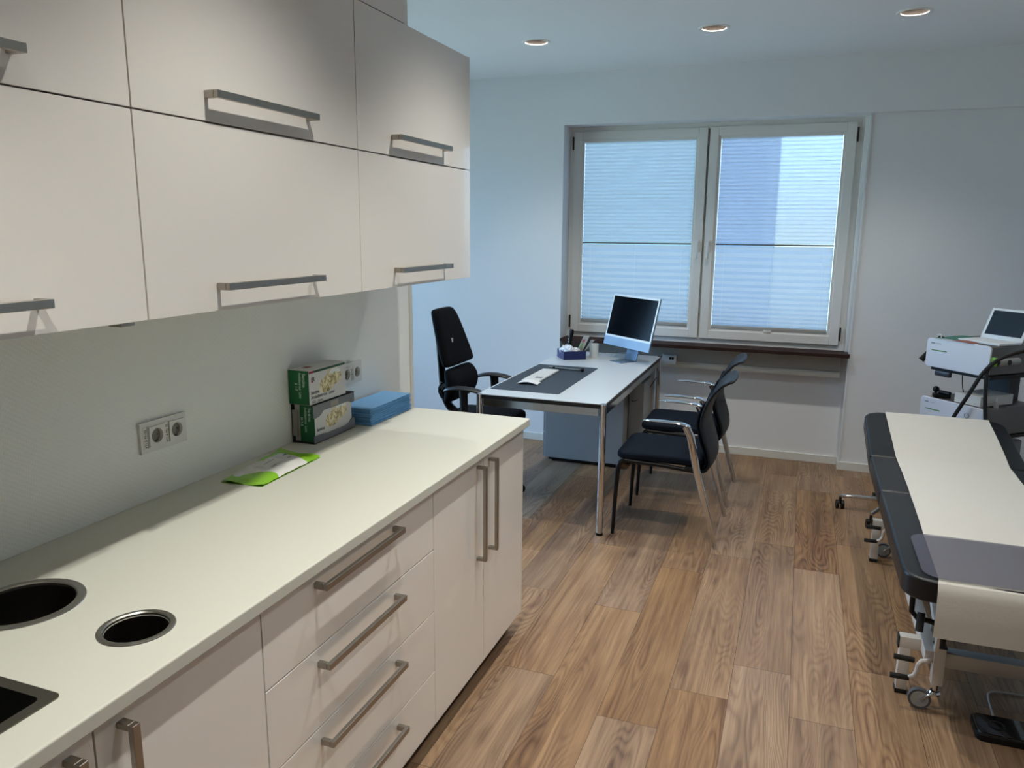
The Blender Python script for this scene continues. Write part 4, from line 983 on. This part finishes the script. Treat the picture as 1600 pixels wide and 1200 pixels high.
MB().box(-.18,.19,.03,.42,.872,.893).build('upper_shelf',BLK,t,local=True,smooth=False); MB().box(-.18,.19,.03,.42,.53,.549).build('lower_shelf',BLK,t,local=True,smooth=False)
MB().box(-.125,-.03,-.004,.020,.848,.878,bev=.003).build('front_clip',mat('clip_dark','2c2f36',.4),t,local=True)
MB().box(-.07,.07,.36,.44,.12,1.0).build('column',mat('column_dark','0f1118',.4),t,local=True,smooth=False)
MB().box(-.16,.16,.08,.40,.12,.50,bev=.01).build('lower_cabinet',mat('cab_grey','6a6b6c',.45),t,local=True)
for sx_ in (-1,1):
    for sy_ in (.06,.42):
        m=MB(); m.tube([(sx_*.05,.25,.11),(sx_*.19,sy_,.085)],[.025,.018],10); m.build('base_arm',TG,t,local=True)
        m=MB(); m.cyl((sx_*.19-.02,sy_,.035),(sx_*.19+.02,sy_,.035),.035,seg=20); m.cyl((sx_*.19,sy_,.035),(sx_*.19,sy_,.09),.009); m.build('caster',BLK,t,local=True)
def TL(x,y,z):
    c,s=math.cos(RZ),math.sin(RZ); return Vector((2.476+x*c-y*s,4.85+x*s+y*c,z))
# things on the trolley
t2=thing('laptop','small white laptop with dark screen open on the trolley top','laptop',TL(.068,.25,1.056),RZ)
LW=.125
def lt(m,x0,x1,y0,y1,z0,z1,M=None,**k): return m.box(x0,x1,y0,y1,z0,z1,M=M,**k)
MB().box(-LW,LW,-.185,-.012,.0,.012,bev=.002).build('keyboard_base',mat('laptop_white','d5dadd',.3),t2,local=True)
ML=Matrix.Translation((0,-.012,.012)) @ Matrix.Rotation(-math.radians(24),4,'X')
MB().box(-LW,LW,0,.008,0,.182,M=ML,bev=.002).build('lid',mat('laptop_white','d5dadd',.3),t2,local=True)
MB().box(-LW+.016,LW-.016,-.0008,0,.024,.168,M=ML).build('screen',mat('laptop_screen','1e2a36',.15),t2,local=True,smooth=False)
def sheet(name,x0,x1,y0,y1,z,m_,lab,curl=.006,rot=0,cat='booklet'):
    mb=MB(); cx,cy=(x0+x1)/2,(y0+y1)/2
    def f(u,v):
        x=(u-.5)*(x1-x0); y=(v-.5)*(y1-y0); c,s=math.cos(rot),math.sin(rot)
        return TL(cx+x*c-y*s, cy+x*s+y*c, z+curl*math.sin(PI*u)*(.4+.6*v)+.001)
    mb.grid(f,12,8,.003); return tag(mb.build(name,m_),lab,cat)
sheet('booklet',-.175,-.02,.03,.20,1.0585,mat('booklet_green','1b6455',.45),'dark green booklet lying on the trolley behind the white front',.010,.15)
sheet('booklet',-.045,.085,.000,.050,1.0600,mat('booklet_red','8b4a3c',.45),'rust red booklet in front of the laptop on the trolley',.005,-.08)
sheet('paper_sheet',-.15,.10,-.002,.03,1.0570,mat('sheet_white','b9bcc4',.5),'pale paper strip along the top edge of the white front',.003,0,'paper')
tt=thing('handheld_probe','black handheld probe parked at the left side of the trolley','probe',TL(-.215,.05,.93))
MB().tube([TL(-.200,.07,1.0),TL(-.222,.05,.965),TL(-.245,.02,.915)],[.012,.016,.017],14,1).build('probe_body',BLK,tt)
tt=thing('cable_hook','white hook with a black cable coil at the trolley top corner','hook',TL(-.15,.05,1.06))
MB().tube([TL(-.165,.03,1.055),TL(-.160,.03,1.075),TL(-.145,.03,1.082),TL(-.135,.03,1.072),TL(-.134,.03,1.055)],.0035,10,2).build('hook',WHT,tt)
MB().tube([TL(-.168,.045,1.056),TL(-.155,.045,1.070),TL(-.14,.045,1.066),TL(-.125,.045,1.057)],.0045,10,2).build('coil',BLK,tt)
tt=thing('white_carton','white cardboard box on the trolley between the two units','box',TL(.01,.2,.717))
MB().box(-.005,.155,.03,.28,.716,.772).build('x',mat('carton_pale','c9c6bf',.6),t,smooth=False,local=True)
o=bpy.data.objects['x']; o.name='carton'; o.parent=tt; o.data.transform(world_of(tt).inverted()@world_of(t))
tt=thing('probe_holder','black clamp holder on the trolley left of the white carton','holder',TL(-.12,.05,.717))
m=MB(); P=TL(-.115,.06,.717); m.box(P.x-.045,P.x+.045,P.y-.03,P.y+.03,.7155,.735,bev=.004); m.build('clamp_base',BLK,tt)
m=MB(); m.sph(TL(-.155,.06,.756),.018); m.cyl(TL(-.155,.06,.732),TL(-.155,.06,.752),.008); m.build('knob',BLK,tt); MB().tube([TL(-.13,.06,.745),TL(-.06,.06,.745)],.012,10).build('clamp_bar',BLK,tt)
tt=thing('gel_bottle','small clear dropper bottle standing on the lower trolley unit','bottle',TL(.185,.12,.7155))
q=TL(.180,.12,.7115); MB().lathe([(.001,0),(.011,0),(.012,.004),(.012,.026),(.005,.034)],q,20).build('flask',mat('bottle_pale','a9acac',.3),tt); MB().lathe([(.0052,.034),(.0052,.038),(.0015,.058),(.0005,.059)],q,16).build('nozzle',WHT,tt)
tt=thing('cable_connector','light grey cylindrical cable connector at the right of the upper unit','connector',TL(.22,.10,.96))
MB().cyl(TL(.212,.045,.972),TL(.212,.20,.972),.020,seg=20).build('barrel',mat('conn_grey','8c8c88',.35),tt); MB().cyl(TL(.212,.025,.972),TL(.212,.046,.972),.015,seg=16).build('sleeve',BLK,tt); m=MB(); m.cyl(TL(.225,.11,.972),TL(.234,.11,.972),.014,seg=16); m.build('dial',BLK,tt)
tag(MB().tube([TL(.34,.14,1.06),TL(.30,.05,1.04),TL(.25,-.01,1.0),TL(.20,-.045,.92),TL(.16,-.055,.82),TL(.10,-.06,.70),TL(.06,-.06,.62),TL(.04,-.04,.56)],.0105,12,3).build('device_cable',RUB),'thick black cable crossing diagonally in front of the trolley','cable')
tag(MB().tube([TL(.212,.026,.972),TL(.208,-.002,.965),TL(.212,-.03,.93),TL(.222,-.035,.85),TL(.232,-.035,.75),TL(.245,-.03,.66),TL(.262,-.02,.56),TL(.262,-.02,.50)],.0105,12,3).build('device_cable',RUB),'thick black cable hanging down from the grey connector','cable')
tag(MB().tube([TL(.01,.05,.874),TL(.02,.05,.80),TL(.03,.05,.776)],.003,8,1).build('thin_cable',RUB),'thin black cable hanging between the two trolley units','cable')
